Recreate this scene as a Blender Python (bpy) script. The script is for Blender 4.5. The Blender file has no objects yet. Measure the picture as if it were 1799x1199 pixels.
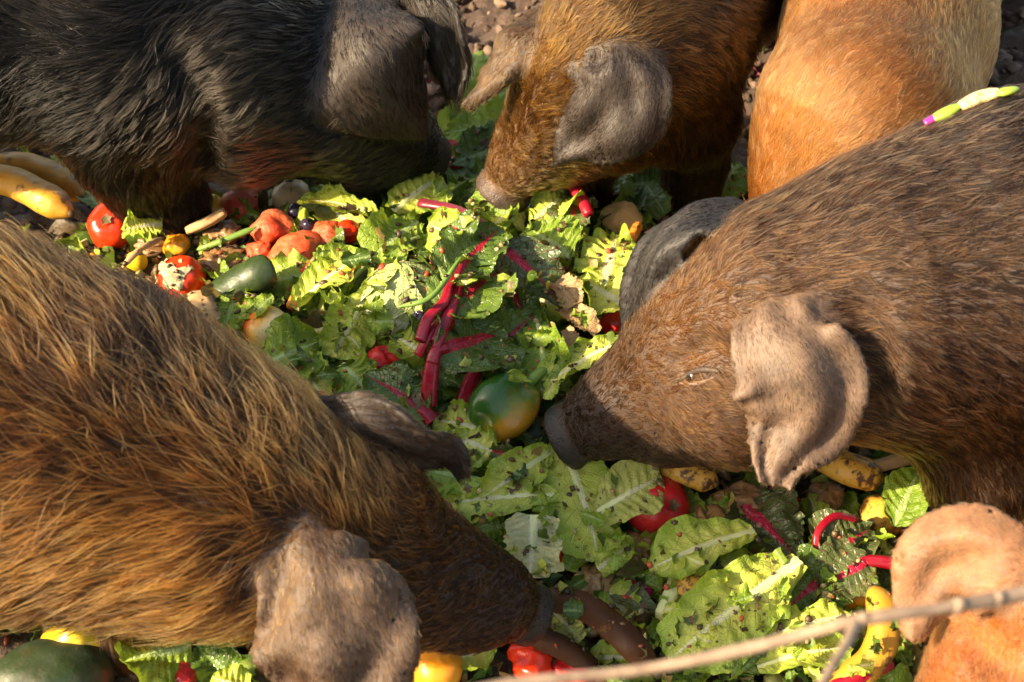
import bpy, math, random
import numpy as np
from mathutils import Vector, Matrix

# ------------------------------------------------------------------ camera
scene = bpy.context.scene
PITCH = math.radians(42.0)
DIST = 2.2
FPX = 3300.0                      # focal length in photograph pixels (1799 wide)
TARGET = np.array((0.0, 0.0, 0.10))
FWD = np.array((0.0, math.cos(PITCH), -math.sin(PITCH)))
UPV = np.array((0.0, math.sin(PITCH), math.cos(PITCH)))
RIGHT = np.array((1.0, 0.0, 0.0))
CAM = TARGET - FWD * DIST
cam_data = bpy.data.cameras.new("camera")
cam_data.sensor_width = 36.0
cam_data.lens = 36.0 * FPX / 1799.0
cam_data.clip_start = 0.05
cam_data.clip_end = 200.0
cam_data.dof.use_dof = True
cam_data.dof.focus_distance = 2.1
cam_data.dof.aperture_fstop = 8.0
cam = bpy.data.objects.new("camera", cam_data)
cam.location = CAM
cam.rotation_euler = (math.pi / 2 - PITCH, 0, 0)
scene.collection.objects.link(cam)
scene.camera = cam

# ------------------------------------------------------------------ sky and sun
SUN_TO = np.array((-0.80, -0.33, 0.53))
SUN_TO = SUN_TO / np.linalg.norm(SUN_TO)
SUN_EL = math.asin(SUN_TO[2])
SUN_AZ = math.atan2(SUN_TO[0], SUN_TO[1])      # clockwise from +Y
world = bpy.data.worlds.new("World")
scene.world = world
world.use_nodes = True
wn = world.node_tree.nodes
sky = wn.new("ShaderNodeTexSky")
sky.sky_type = 'NISHITA'
sky.sun_disc = False
sky.sun_elevation = SUN_EL
sky.sun_rotation = SUN_AZ
sky.dust_density = 2.0
world.node_tree.links.new(sky.outputs[0], wn["Background"].inputs[0])
wn["Background"].inputs[1].default_value = 0.15
sun_data = bpy.data.lights.new("sun", 'SUN')
sun_data.energy = 5.0
sun_data.angle = math.radians(0.6)
sun_data.color = (1.0, 0.89, 0.73)
sun = bpy.data.objects.new("sun", sun_data)
sun.rotation_euler = Vector(SUN_TO).to_track_quat('Z', 'Y').to_euler()
sun.location = (-4, -2, 4)
scene.collection.objects.link(sun)
scene.view_settings.view_transform = 'Standard'
scene.view_settings.look = 'None'
scene.view_settings.exposure = 1.5
scene.view_settings.gamma = 1.0
scene.view_settings.use_white_balance = True          # a daylight camera set for open shade
scene.view_settings.white_balance_temperature = 8300.0
scene.view_settings.use_curve_mapping = False
scene.cycles_curves.shape = 'RIBBONS'
scene.cycles_curves.subdivisions = 2
scene.cycles.max_bounces = 8
scene.cycles.transparent_max_bounces = 8

rng = np.random.default_rng(7)
random.seed(7)

# ------------------------------------------------------------------ helpers
def ray(px, py):
    return FWD + RIGHT * ((px - 899.5) / FPX) + UPV * ((599.5 - py) / FPX)

def W(px, py, z):
    """the point at height z seen at photograph pixel (px, py)"""
    d = ray(px, py)
    return CAM + d * ((z - CAM[2]) / d[2])

def depth_of(p):
    return float(np.dot(np.asarray(p) - CAM, FWD))

def m_of(rpx, p):
    return rpx * depth_of(p) / FPX

def to_px(P):
    P = np.atleast_2d(P) - CAM
    d = P @ FWD
    return 899.5 + FPX * (P @ RIGHT) / d, 599.5 - FPX * (P @ UPV) / d

class Wave:
    """smooth random field: a sum of sinusoids"""
    def __init__(self, dim, freq, n=14, seed=0):
        r = np.random.default_rng(seed)
        self.k = r.normal(size=(n, dim)) * freq
        self.ph = r.uniform(0, 6.283, n)
        self.n = n
    def __call__(self, P):
        P = np.asarray(P, dtype=np.float64)
        out = np.zeros(P.shape[:-1])
        for k, ph in zip(self.k, self.ph):
            out += np.sin(P @ k + ph)
        return out / math.sqrt(self.n) * 1.2

_h1, _h2 = Wave(2, 9, seed=1), Wave(2, 28, seed=2)
def H(x, y):
    """top of the heap of food above the soil"""
    x = np.asarray(x, dtype=np.float64); y = np.asarray(y, dtype=np.float64)
    P = np.stack([x, y], -1)
    r = ((x - 0.0) / 0.78) ** 2 + ((y - (-0.02)) / 0.46) ** 2
    m = np.exp(-r ** 2 * 0.9)
    r2 = ((x + 0.12) / 0.35) ** 2 + ((y - 0.05) / 0.28) ** 2
    return m * (0.058 + 0.012 * _h1(P) + 0.005 * _h2(P)) + 0.05 * np.exp(-r2) - 0.006

def G(px, py, dz=0.0):
    """the point dz above the heap seen at pixel (px, py)"""
    z = 0.08 + dz
    for _ in range(12):
        p = W(px, py, z)
        z = float(H(p[0], p[1])) + dz
    return W(px, py, z)

def tag(o, label=None, cat=None, group=None, kind=None):
    if label: o["label"] = label
    if cat: o["category"] = cat
    if group: o["group"] = group
    if kind: o["kind"] = kind
    return o

def mesh_np(name, V, F, mat=None, smooth=True):
    me = bpy.data.meshes.new(name)
    V = np.asarray(V, dtype=np.float32)
    if isinstance(F, np.ndarray):
        nf, k = F.shape
        me.vertices.add(len(V)); me.vertices.foreach_set("co", V.ravel())
        me.loops.add(nf * k); me.loops.foreach_set("vertex_index", F.astype(np.int32).ravel())
        me.polygons.add(nf)
        me.polygons.foreach_set("loop_start", np.arange(0, nf * k, k, dtype=np.int32))
        me.update(calc_edges=True)
    else:
        me.from_pydata(V.tolist(), [], F)
    me.polygons.foreach_set("use_smooth", [smooth] * len(me.polygons))
    me.validate()
    if mat: me.materials.append(mat)
    return me

def link(name, me, parent=None, matrix=None):
    o = bpy.data.objects.new(name, me)
    scene.collection.objects.link(o)
    if parent is not None:
        o.parent = parent
    if matrix is not None:
        o.matrix_world = matrix
    return o

def grid_faces(nu, nv, closed_v=False):
    i, j = np.meshgrid(np.arange(nu - 1), np.arange(nv if closed_v else nv - 1), indexing='ij')
    i = i.ravel(); j = j.ravel(); j2 = (j + 1) % nv
    return np.stack([i * nv + j, (i + 1) * nv + j, (i + 1) * nv + j2, i * nv + j2], -1)

def set_uv(me, UV):
    """UV: per-vertex array"""
    uvl = me.uv_layers.new(name="UVMap")
    li = np.zeros(len(me.loops), dtype=np.int32)
    me.loops.foreach_get("vertex_index", li)
    uvl.data.foreach_set("uv", UV[li].astype(np.float32).ravel())

def set_col(me, name, C):
    a = me.color_attributes.new(name, 'FLOAT_COLOR', 'POINT')
    a.data.foreach_set("color", np.asarray(C, dtype=np.float32).ravel())

def tube(path, rad, n=10, cap=True, squash=None, prof=None):
    """a swept tube: path (k,3), rad (k,)"""
    path = np.asarray(path, dtype=float); k = len(path)
    rad = np.broadcast_to(np.asarray(rad, dtype=float), (k,))
    t = np.gradient(path, axis=0); t /= np.linalg.norm(t, axis=1)[:, None] + 1e-12
    ref = np.array((0.0, 0, 1)) if abs(t[0][2]) < 0.9 else np.array((1.0, 0, 0))
    V = []
    a = np.linspace(0, 2 * np.pi, n, endpoint=False)
    pr = np.ones(n) if prof is None else prof(a)
    for i in range(k):
        s = np.cross(t[i], ref); s /= np.linalg.norm(s) + 1e-12
        b = np.cross(s, t[i]); ref = b
        sq = 1.0 if squash is None else squash
        V.append(path[i] + rad[i] * pr[:, None] * (np.cos(a)[:, None] * s + sq * np.sin(a)[:, None] * b))
    V = np.concatenate(V)
    F = grid_faces(k, n, True).tolist()
    if cap:
        F.append(list(range(n))[::-1] if False else list(range(n)))
        F.append(list(range((k - 1) * n, k * n))[::-1])
    return V, F

def spline(pts, n):
    """Catmull-Rom through the rows of pts"""
    P = np.asarray(pts, dtype=float)
    if len(P) == 2:
        return P[0] + (P[1] - P[0]) * np.linspace(0, 1, n)[:, None]
    Q = np.vstack([2 * P[0] - P[1], P, 2 * P[-1] - P[-2]])
    u = np.linspace(0, len(P) - 1 - 1e-9, n); i = u.astype(int); f = (u - i)[:, None]
    a, b, c, d = Q[i], Q[i + 1], Q[i + 2], Q[i + 3]
    return 0.5 * (2 * b + (c - a) * f + (2 * a - 5 * b + 4 * c - d) * f ** 2 + (3 * b - a - 3 * c + d) * f ** 3)

# ------------------------------------------------------------------ materials
class NT:
    def __init__(self, name):
        self.m = bpy.data.materials.new(name); self.m.use_nodes = True
        self.t = self.m.node_tree; self.b = self.t.nodes["Principled BSDF"]
        self.out = self.t.nodes["Material Output"]
    def n(self, kind, **kw):
        x = self.t.nodes.new(kind)
        for k, v in kw.items():
            if k.startswith("i_"):
                x.inputs[k[2:].replace("_", " ")].default_value = v
            else:
                setattr(x, k, v)
        return x
    def l(self, a, b): self.t.links.new(a, b)
    def noise(self, scale, detail=4.0, rough=0.6, vec=None, dist=0.0):
        x = self.n("ShaderNodeTexNoise"); x.inputs["Scale"].default_value = scale
        x.inputs["Detail"].default_value = detail; x.inputs["Roughness"].default_value = rough
        x.inputs["Distortion"].default_value = dist
        if vec is None:
            vec = self.obj()
        self.l(vec, x.inputs["Vector"]); return x.outputs["Fac"]
    def raw(self):
        if not hasattr(self, "_o"): self._o = self.n("ShaderNodeTexCoord")
        return self._o.outputs["Object"]
    def obj(self):
        """object coordinates shifted per object, so that no two things share a pattern"""
        if not hasattr(self, "_s"):
            oi = self.n("ShaderNodeObjectInfo"); x = self.n("ShaderNodeVectorMath", operation='ADD')
            k = self.n("ShaderNodeVectorMath", operation='SCALE'); k.inputs[0].default_value = (17.0, 11.0, 7.0)
            self.l(oi.outputs["Random"], k.inputs["Scale"])
            self.l(self.raw(), x.inputs[0]); self.l(k.outputs[0], x.inputs[1]); self._s = x.outputs[0]
        return self._s
    def uv(self):
        if not hasattr(self, "_o"): self._o = self.n("ShaderNodeTexCoord")
        return self._o.outputs["UV"]
    def ramp(self, fac, stops, interp='LINEAR'):
        r = self.n("ShaderNodeValToRGB"); r.color_ramp.interpolation = interp
        e = r.color_ramp.elements
        while len(e) < len(stops): e.new(0.5)
        for s, (p, c) in zip(e, stops):
            s.position = p; s.color = (c if isinstance(c, tuple) else (c, c, c)) + (1.0,)
        self.l(fac, r.inputs[0]); return r.outputs["Color"]
    def mix(self, fac, a, b, mode='MIX'):
        x = self.n("ShaderNodeMix", data_type='RGBA', blend_type=mode)
        for s, v in ((x.inputs[0], fac), (x.inputs[6], a), (x.inputs[7], b)):
            if hasattr(v, "links") or hasattr(v, "is_linked"): self.l(v, s)
            elif isinstance(v, tuple): s.default_value = v + (1.0,)
            else: s.default_value = v
        return x.outputs[2]
    def math(self, op, a, b=0.0, clamp=False):
        x = self.n("ShaderNodeMath", operation=op, use_clamp=clamp)
        for s, v in ((x.inputs[0], a), (x.inputs[1], b)):
            if hasattr(v, "is_linked"): self.l(v, s)
            else: s.default_value = v
        return x.outputs[0]
    def bump(self, h, strength=0.3, dist=0.01, to=None):
        x = self.n("ShaderNodeBump"); x.inputs["Strength"].default_value = strength
        x.inputs["Distance"].default_value = dist; self.l(h, x.inputs["Height"])
        self.l(x.outputs[0], (to or self.b).inputs["Normal"]); return x
    def col(self, c): self.l(c, self.b.inputs["Base Color"]) if hasattr(c, "is_linked") else setattr(self.b.inputs["Base Color"], "default_value", c + (1,))
    def rough(self, r): self.l(r, self.b.inputs["Roughness"]) if hasattr(r, "is_linked") else setattr(self.b.inputs["Roughness"], "default_value", r)

def mat_fruit(name, c1, c2, spot=None, spot_amt=0.0, scale=30.0, rough=0.3, bump=0.15, sss=0.0, streak=None, dirt=0.25):
    m = NT(name)
    n1 = m.noise(scale * 0.35, 3, dist=0.4)
    c = m.ramp(n1, [(0.35, c1), (0.65, c2)])
    if spot:
        n2 = m.noise(scale * 2.2, 5, 0.65)
        n3 = m.noise(scale * 0.6, 3, 0.6)
        mm = m.math('ADD', m.math('MULTIPLY', n2, 0.6), m.math('MULTIPLY', n3, 0.4))
        f = m.ramp(mm, [(0.62 - spot_amt, 0.0), (0.68 - spot_amt, 1.0)])
        c = m.mix(f, c, spot)
    nd = m.noise(scale * 1.1, 6, 0.7)
    fd = m.math('MULTIPLY', m.ramp(nd, [(0.55, 0.0), (0.72, 1.0)]), dirt)
    c = m.mix(fd, c, (0.06, 0.04, 0.02))
    m.col(c)
    m.rough(m.ramp(m.noise(scale * 1.7, 4), [(0.3, rough * 0.7), (0.7, min(1.0, rough * 1.8))]))
    m.bump(m.noise(scale * 2.5, 6, 0.65), bump, 0.004)
    if sss:
        m.b.inputs["Subsurface Weight"].default_value = sss
        m.b.inputs["Subsurface Radius"].default_value = (0.01, 0.004, 0.002)
        m.b.inputs["Subsurface Scale"].default_value = 0.5
    return m.m

def mat_leaf(name, blade1, blade2, rib, vein, spot=(0.10, 0.07, 0.025), spot_amt=0.0, rough=0.42, trans=0.3, edge=None, veinw=0.5):
    """UV: u along the leaf, v across (0.5 is the midrib)"""
    m = NT(name)
    oi = m.n("ShaderNodeObjectInfo")
    sep = m.n("ShaderNodeSeparateXYZ"); m.l(m.uv(), sep.inputs[0])
    u, v = sep.outputs[0], sep.outputs[1]
    av = m.math('MULTIPLY', m.math('ABSOLUTE', m.math('SUBTRACT', v, 0.5)), 2.0)
    n1 = m.noise(28, 4, 0.6)
    nn = m.math('ADD', n1, m.math('MULTIPLY', m.math('SUBTRACT', oi.outputs["Random"], 0.5), 0.35))
    c = m.ramp(nn, [(0.3, blade1), (0.7, blade2)])
    if edge:
        fe = m.math('MULTIPLY', m.ramp(m.math('ADD', av, m.math('MULTIPLY', u, 0.35)), [(0.55, 0.0), (1.1, 1.0)]), 0.85)
        c = m.mix(fe, c, edge)
    # side veins sweeping out from the rib
    ph = m.math('SUBTRACT', m.math('MULTIPLY', u, 9.0), m.math('MULTIPLY', av, 2.6))
    ph = m.math('ADD', ph, m.math('MULTIPLY', m.noise(18, 2), 1.2))
    fr = m.math('ABSOLUTE', m.math('SUBTRACT', m.math('FRACT', ph), 0.5))
    fv = m.ramp(fr, [(0.0, 1.0), (0.075, 0.0)])
    vor = m.n("ShaderNodeTexVoronoi", feature='DISTANCE_TO_EDGE'); vor.inputs["Scale"].default_value = 130
    m.l(m.obj(), vor.inputs["Vector"])
    fw = m.math('MULTIPLY', m.ramp(vor.outputs["Distance"], [(0.0, 1.0), (0.12, 0.0)]), 0.28)
    ft = m.math('MULTIPLY', m.math('MAXIMUM', fv, fw), veinw)
    c = m.mix(ft, c, vein)
    # rib
    wd = m.math('ADD', m.math('MULTIPLY', m.math('SUBTRACT', 1.0, u), 0.20), 0.015)
    fb = m.ramp(m.math('DIVIDE', av, wd), [(0.7, 1.0), (1.3, 0.0)])
    c = m.mix(fb, c, rib)
    ns = m.noise(60, 5, 0.68); nb = m.noise(14, 3)
    mm = m.math('ADD', m.math('MULTIPLY', ns, 0.6), m.math('MULTIPLY', nb, 0.4))
    fs = m.ramp(mm, [(0.63 - spot_amt, 0.0), (0.69 - spot_amt, 0.9)])
    c = m.mix(fs, c, spot)
    m.col(c)
    m.rough(m.ramp(n1, [(0.3, rough * 0.75), (0.7, rough * 1.35)]))
    hh = m.math('ADD', m.math('MULTIPLY', m.math('SUBTRACT', 1.0, m.math('MAXIMUM', fv, m.math('MULTIPLY', fw, 1.6))), 0.6), m.math('MULTIPLY', m.noise(90, 4), 0.7))
    bp = m.bump(hh, 0.55, 0.004)
    tr = m.n("ShaderNodeBsdfTranslucent")
    m.l(m.mix(0.25, c, (0.30, 0.42, 0.03)), tr.inputs[0]); m.l(bp.outputs[0], tr.inputs["Normal"])
    mx = m.n("ShaderNodeMixShader"); mx.inputs[0].default_value = trans
    m.l(m.b.outputs[0], mx.inputs[1]); m.l(tr.outputs[0], mx.inputs[2])
    m.l(mx.outputs[0], m.out.inputs[0])
    return m.m

MAT = {}
PEPPER_ROT = (-0.3, 1.15, 0.35)
def build_materials():
    MAT['romaine'] = mat_leaf('romaine', (0.44, 0.50, 0.05), (0.64, 0.67, 0.14), (0.72, 0.72, 0.42), (0.62, 0.66, 0.20), edge=(0.22, 0.36, 0.025), trans=0.3, spot_amt=0.0)
    MAT['romaine_spotted'] = mat_leaf('romaine_spotted', (0.34, 0.37, 0.06), (0.50, 0.52, 0.13), (0.60, 0.60, 0.36), (0.50, 0.55, 0.2), spot=(0.12, 0.075, 0.03), spot_amt=0.075)
    MAT['romaine_pale'] = mat_leaf('romaine_pale', (0.52, 0.54, 0.24), (0.62, 0.62, 0.36), (0.70, 0.68, 0.48), (0.45, 0.5, 0.16), spot=(0.26, 0.17, 0.07), spot_amt=0.02)
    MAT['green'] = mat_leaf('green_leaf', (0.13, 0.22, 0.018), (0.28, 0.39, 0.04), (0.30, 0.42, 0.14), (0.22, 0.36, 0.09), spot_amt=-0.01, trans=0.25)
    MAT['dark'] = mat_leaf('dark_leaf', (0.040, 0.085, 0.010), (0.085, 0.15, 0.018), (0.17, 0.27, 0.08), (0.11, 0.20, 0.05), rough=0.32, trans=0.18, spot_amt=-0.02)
    MAT['chard'] = mat_leaf('chard_leaf', (0.045, 0.090, 0.013), (0.10, 0.165, 0.022), (0.32, 0.008, 0.025), (0.12, 0.19, 0.06), rough=0.28, trans=0.15, spot=(0.035, 0.02, 0.012), spot_amt=0.0, veinw=0.6)
    MAT['chard_red'] = mat_leaf('chard_red_vein', (0.045, 0.085, 0.028), (0.09, 0.13, 0.04), (0.42, 0.015, 0.05), (0.16, 0.015, 0.03), rough=0.3, trans=0.15, spot=(0.03, 0.015, 0.012), spot_amt=0.02, veinw=0.8)
    MAT['rib'] = mat_fruit('pale_rib', (0.52, 0.56, 0.22), (0.64, 0.66, 0.33), (0.35, 0.25, 0.1), -0.01, 40, 0.38, 0.1, 0.15, dirt=0.25)
    MAT['rib_green'] = mat_fruit('green_rib', (0.26, 0.38, 0.11), (0.36, 0.46, 0.17), None, 0, 40, 0.38, 0.1, 0.1, dirt=0.15)
    MAT['stem_red'] = mat_fruit('red_stem', (0.19, 0.003, 0.011), (0.31, 0.008, 0.024), (0.34, 0.06, 0.05), -0.02, 60, 0.24, 0.2, 0.08, dirt=0.3)
    MAT['stem_dark'] = mat_fruit('dark_stem', (0.12, 0.012, 0.02), (0.2, 0.02, 0.035), None, 0, 60, 0.3, 0.12, dirt=0.2)
    MAT['tomato'] = mat_fruit('tomato', (0.62, 0.022, 0.010), (0.72, 0.05, 0.015), (0.08, 0.03, 0.02), -0.06, 40, 0.2, 0.1, 0.2)
    MAT['tomato_dark'] = mat_fruit('tomato_dark', (0.42, 0.008, 0.012), (0.56, 0.02, 0.02), (0.10, 0.03, 0.02), -0.05, 40, 0.3, 0.12, 0.15)
    MAT['pulp'] = mat_fruit('tomato_pulp', (0.58, 0.05, 0.018), (0.70, 0.16, 0.07), (0.42, 0.02, 0.01), 0.04, 60, 0.14, 0.8, 0.2, dirt=0.5)
    MAT['banana'] = mat_fruit('banana', (0.38, 0.18, 0.016), (0.48, 0.25, 0.03), (0.12, 0.05, 0.015), 0.085, 30, 0.42, 0.2, 0.05, dirt=0.7)
    MAT['banana_spotted'] = mat_fruit('banana_spotted', (0.52, 0.27, 0.035), (0.62, 0.34, 0.05), (0.09, 0.035, 0.012), 0.11, 55, 0.45, 0.15, dirt=0.5)
    MAT['banana_brown'] = mat_fruit('banana_brown', (0.05, 0.017, 0.005), (0.095, 0.034, 0.009), (0.20, 0.08, 0.015), 0.01, 24, 0.55, 0.3, dirt=0.6)
    MAT['banana_brown'].node_tree.nodes['Principled BSDF'].inputs['Specular IOR Level'].default_value = 0.25
    MAT['brown_mush'] = mat_fruit('brown_mush', (0.16, 0.08, 0.03), (0.34, 0.19, 0.08), (0.05, 0.025, 0.012), 0.03, 45, 0.25, 0.6, 0.05, dirt=0.5)
    MAT['cabbage'] = mat_leaf('cabbage', (0.27, 0.34, 0.09), (0.42, 0.45, 0.18), (0.62, 0.62, 0.42), (0.58, 0.6, 0.36), spot=(0.28, 0.20, 0.08), spot_amt=0.015, trans=0.15)
    MAT['potato'] = mat_fruit('potato', (0.50, 0.33, 0.13), (0.62, 0.43, 0.19), (0.18, 0.10, 0.04), -0.02, 40, 0.5, 0.2, dirt=0.5)
    MAT['onion'] = mat_fruit('onion', (0.55, 0.36, 0.16), (0.68, 0.50, 0.26), (0.22, 0.11, 0.04), -0.01, 40, 0.35, 0.1, dirt=0.4)
    MAT['zucchini'] = mat_fruit('zucchini', (0.018, 0.036, 0.010), (0.035, 0.060, 0.016), (0.10, 0.13, 0.045), -0.03, 70, 0.34, 0.2, dirt=0.5)
    MAT['squash'] = mat_fruit('squash_skin', (0.012, 0.026, 0.010), (0.026, 0.042, 0.014), (0.08, 0.08, 0.05), -0.01, 25, 0.4, 0.3, dirt=0.6)
    MAT['yellow'] = mat_fruit('yellow_fruit', (0.66, 0.42, 0.02), (0.72, 0.50, 0.05), (0.30, 0.16, 0.02), -0.03, 40, 0.25, 0.1, 0.1, dirt=0.4)
    MAT['orange'] = mat_fruit('orange_fruit', (0.66, 0.22, 0.015), (0.72, 0.32, 0.03), (0.30, 0.10, 0.02), -0.02, 40, 0.3, 0.2, 0.1, dirt=0.4)
    MAT['carrot'] = mat_fruit('carrot', (0.62, 0.17, 0.02), (0.70, 0.25, 0.04), None, 0, 40, 0.4, 0.2, dirt=0.3)
    MAT['wood'] = mat_fruit('dry_husk', (0.30, 0.17, 0.075), (0.46, 0.29, 0.14), (0.14, 0.075, 0.03), 0.02, 30, 0.6, 0.3, dirt=0.4)
    MAT['berry'] = mat_fruit('berry', (0.012, 0.010, 0.022), (0.03, 0.02, 0.04), None, 0, 60, 0.2, 0.1, dirt=0.0)
    MAT['beet'] = mat_fruit('beet_skin', (0.22, 0.008, 0.04), (0.36, 0.015, 0.07), None, 0, 50, 0.25, 0.1, 0.1, dirt=0.2)
    MAT['scar'] = mat_fruit('stem_scar', (0.05, 0.04, 0.015), (0.12, 0.09, 0.03), None, 0, 80, 0.6, 0.4)
    MAT['herb'] = mat_fruit('herb', (0.10, 0.20, 0.03), (0.17, 0.28, 0.05), None, 0, 60, 0.45, 0.1, dirt=0.2)
    MAT['magenta'] = mat_fruit('magenta_slice', (0.32, 0.008, 0.15), (0.42, 0.03, 0.22), None, 0, 60, 0.2, 0.1, 0.1, dirt=0.0)
    MAT['pea'] = mat_fruit('pea_pod', (0.17, 0.27, 0.03), (0.25, 0.36, 0.05), None, 0, 50, 0.35, 0.1, 0.1, dirt=0.1)
    MAT['pale'] = mat_fruit('pale_mush', (0.46, 0.38, 0.20), (0.56, 0.50, 0.30), (0.20, 0.22, 0.06), 0.05, 70, 0.35, 0.5, 0.2, dirt=0.3)
    # green pepper turning orange on one flank (object-space gradient)
    m = NT('bell_pepper')
    R = Matrix.Rotation(PEPPER_ROT[2], 3, 'Z') @ Matrix.Rotation(PEPPER_ROT[1], 3, 'Y') @ Matrix.Rotation(PEPPER_ROT[0], 3, 'X')
    dl = R.transposed() @ Vector((0.55, -0.75, -0.25))
    dt = m.n("ShaderNodeVectorMath", operation='DOT_PRODUCT'); m.l(m.raw(), dt.inputs[0]); dt.inputs[1].default_value = dl
    g = m.math('ADD', m.math('MULTIPLY', dt.outputs["Value"], 13.0), m.math('ADD', m.math('MULTIPLY', m.noise(30, 4), 0.5), 0.2))
    c = m.ramp(g, [(0.48, (0.020, 0.085, 0.012)), (0.66, (0.10, 0.14, 0.014)), (0.86, (0.42, 0.19, 0.016))])
    c = m.mix(m.ramp(m.noise(90, 5, .7), [(0.6, 0.0), (0.7, 0.6)]), c, (0.10, 0.06, 0.02))
    m.col(c); m.rough(m.ramp(m.noise(70, 4), [(0.3, 0.14), (0.7, 0.36)])); m.bump(m.noise(60, 4), 0.1, 0.004)
    MAT['pepper'] = m.m
    MAT['husk'] = mat_leaf('husk', (0.30, 0.18, 0.08), (0.48, 0.32, 0.16), (0.34, 0.21, 0.10), (0.22, 0.12, 0.05), spot=(0.12, 0.07, 0.03), spot_amt=0.03, rough=0.6, trans=0.1, veinw=0.3)
    # ripe/pale blush fruit
    m = NT('blush_fruit')
    sp = m.n("ShaderNodeSeparateXYZ"); m.l(m.raw(), sp.inputs[0])
    g = m.math('ADD', m.math('MULTIPLY', sp.outputs[0], 14.0), m.math('ADD', m.math('MULTIPLY', m.noise(30, 4), 0.5), 0.2))
    c = m.ramp(g, [(0.15, (0.62, 0.10, 0.015)), (0.38, (0.66, 0.36, 0.05)), (0.55, (0.62, 0.50, 0.26))])
    f = m.ramp(m.noise(70, 5, 0.7), [(0.58, 0.0), (0.66, 0.8)]); c = m.mix(f, c, (0.16, 0.08, 0.02))
    m.col(c); m.rough(0.35); m.bump(m.noise(80, 4), 0.12, 0.004)
    MAT['blush'] = m.m
    # mush between the food
    m = NT('mush')
    n1 = m.noise(24, 8, 0.72); n2 = m.noise(75, 6, 0.7)
    c = m.ramp(n1, [(0.25, (0.018, 0.012, 0.006)), (0.45, (0.06, 0.032, 0.014)), (0.6, (0.10, 0.06, 0.022)), (0.75, (0.06, 0.07, 0.018))])
    c = m.mix(m.ramp(n2, [(0.6, 0.0), (0.7, 0.7)]), c, (0.22, 0.13, 0.05))
    m.col(c); m.rough(m.ramp(n2, [(0.3, 0.18), (0.7, 0.6)])); m.bump(m.math('ADD', n1, m.math('MULTIPLY', n2, 0.5)), 0.9, 0.012)
    MAT['mush'] = m.m
    m = NT('soil')
    n1 = m.noise(14, 8, 0.72); n2 = m.noise(70, 6, 0.7)
    c = m.ramp(n1, [(0.3, (0.045, 0.026, 0.017)), (0.55, (0.10, 0.06, 0.04)), (0.75, (0.19, 0.12, 0.08))])
    m.col(m.mix(m.ramp(n2, [(0.55, 0.0), (0.75, 0.6)]), c, (0.26, 0.17, 0.12))); m.rough(0.8)
    m.bump(m.math('ADD', n1, m.math('MULTIPLY', n2, 0.5)), 0.8, 0.02)
    MAT['soil'] = m.m
    # scraps carry their own colour per piece
    for nm, tr, ro in (('scrap', 0.2, 0.4), ('bits', 0.0, 0.4), ('clod', 0.0, 0.9)):
        m = NT(nm)
        a = m.n("ShaderNodeAttribute", attribute_name="piece_color")
        n = m.noise(90, 5, 0.7)
        m.col(m.mix(m.ramp(n, [(0.45, 0.0), (0.75, 0.65)]), a.outputs["Color"], (0.07, 0.045, 0.02))); m.rough(ro)
        bp = m.bump(n, 0.5, 0.004)
        if tr:
            t = m.n("ShaderNodeBsdfTranslucent"); m.l(a.outputs["Color"], t.inputs[0])
            mx = m.n("ShaderNodeMixShader"); mx.inputs[0].default_value = tr
            m.l(m.b.outputs[0], mx.inputs[1]); m.l(t.outputs[0], mx.inputs[2]); m.l(mx.outputs[0], m.out.inputs[0])
        MAT[nm] = m.m
    m = NT('bark')
    n1 = m.noise(40, 6, 0.7)
    m.col(m.ramp(n1, [(0.3, (0.12, 0.075, 0.05)), (0.6, (0.27, 0.19, 0.13)), (0.8, (0.30, 0.14, 0.06))])); m.rough(0.7); m.bump(n1, 0.5, 0.003)
    MAT['bark'] = m.m
    # pig skin: colour per vertex, alpha = wet nose
    m = NT('pig_skin')
    a = m.n("ShaderNodeAttribute", attribute_name="skin_color")
    n1 = m.noise(38, 6, 0.68); n2 = m.noise(260, 4, 0.6)
    c = m.mix(m.math('MULTIPLY', m.ramp(n1, [(0.40, 0.0), (0.66, 1.0)]), 0.75), a.outputs["Color"], (0.30, 0.27, 0.26), 'MULTIPLY')
    m.col(c)
    n3 = m.noise(22, 3, 0.55, dist=1.5)
    m.bump(m.math('ADD', m.math('MULTIPLY', n3, 1.2), m.math('ADD', m.math('MULTIPLY', n1, 0.5), m.math('MULTIPLY', n2, 0.25))), 0.35, 0.006)
    vor = m.n("ShaderNodeTexVoronoi", feature='DISTANCE_TO_EDGE'); vor.inputs["Scale"].default_value = 330
    m.l(m.obj(), vor.inputs["Vector"])
    peb = m.math('MULTIPLY', m.math('MULTIPLY', m.math('MINIMUM', m.math('MULTIPLY', vor.outputs["Distance"], 4.0), 1.0), a.outputs["Alpha"]), 0.35)
    bmp = [x for x in m.t.nodes if x.bl_idname == 'ShaderNodeBump'][0]
    m.l(m.math('ADD', bmp.inputs['Height'].links[0].from_socket, peb), bmp.inputs['Height'])
    rr = m.math('SUBTRACT', 0.62, m.math('MULTIPLY', a.outputs["Alpha"], 0.2)); m.rough(rr)
    MAT['skin'] = m.m
    m = NT('pig_hair')
    a = m.n("ShaderNodeAttribute", attribute_name="hair_root"); a2 = m.n("ShaderNodeAttribute", attribute_name="hair_tip")
    hi = m.n("ShaderNodeHairInfo")
    f = m.ramp(hi.outputs["Intercept"], [(0.15, 0.0), (0.85, 1.0)])
    hb = m.n("ShaderNodeBsdfHairPrincipled"); hb.model = 'CHIANG'; hb.parametrization = 'COLOR'
    m.l(m.mix(f, a.outputs["Color"], a2.outputs["Color"]), hb.inputs["Color"])
    hb.inputs["Roughness"].default_value = 0.32; hb.inputs["Radial Roughness"].default_value = 0.5; hb.inputs["IOR"].default_value = 1.3
    m.l(hb.outputs[0], m.out.inputs[0])
    MAT['hair'] = m.m
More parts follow.
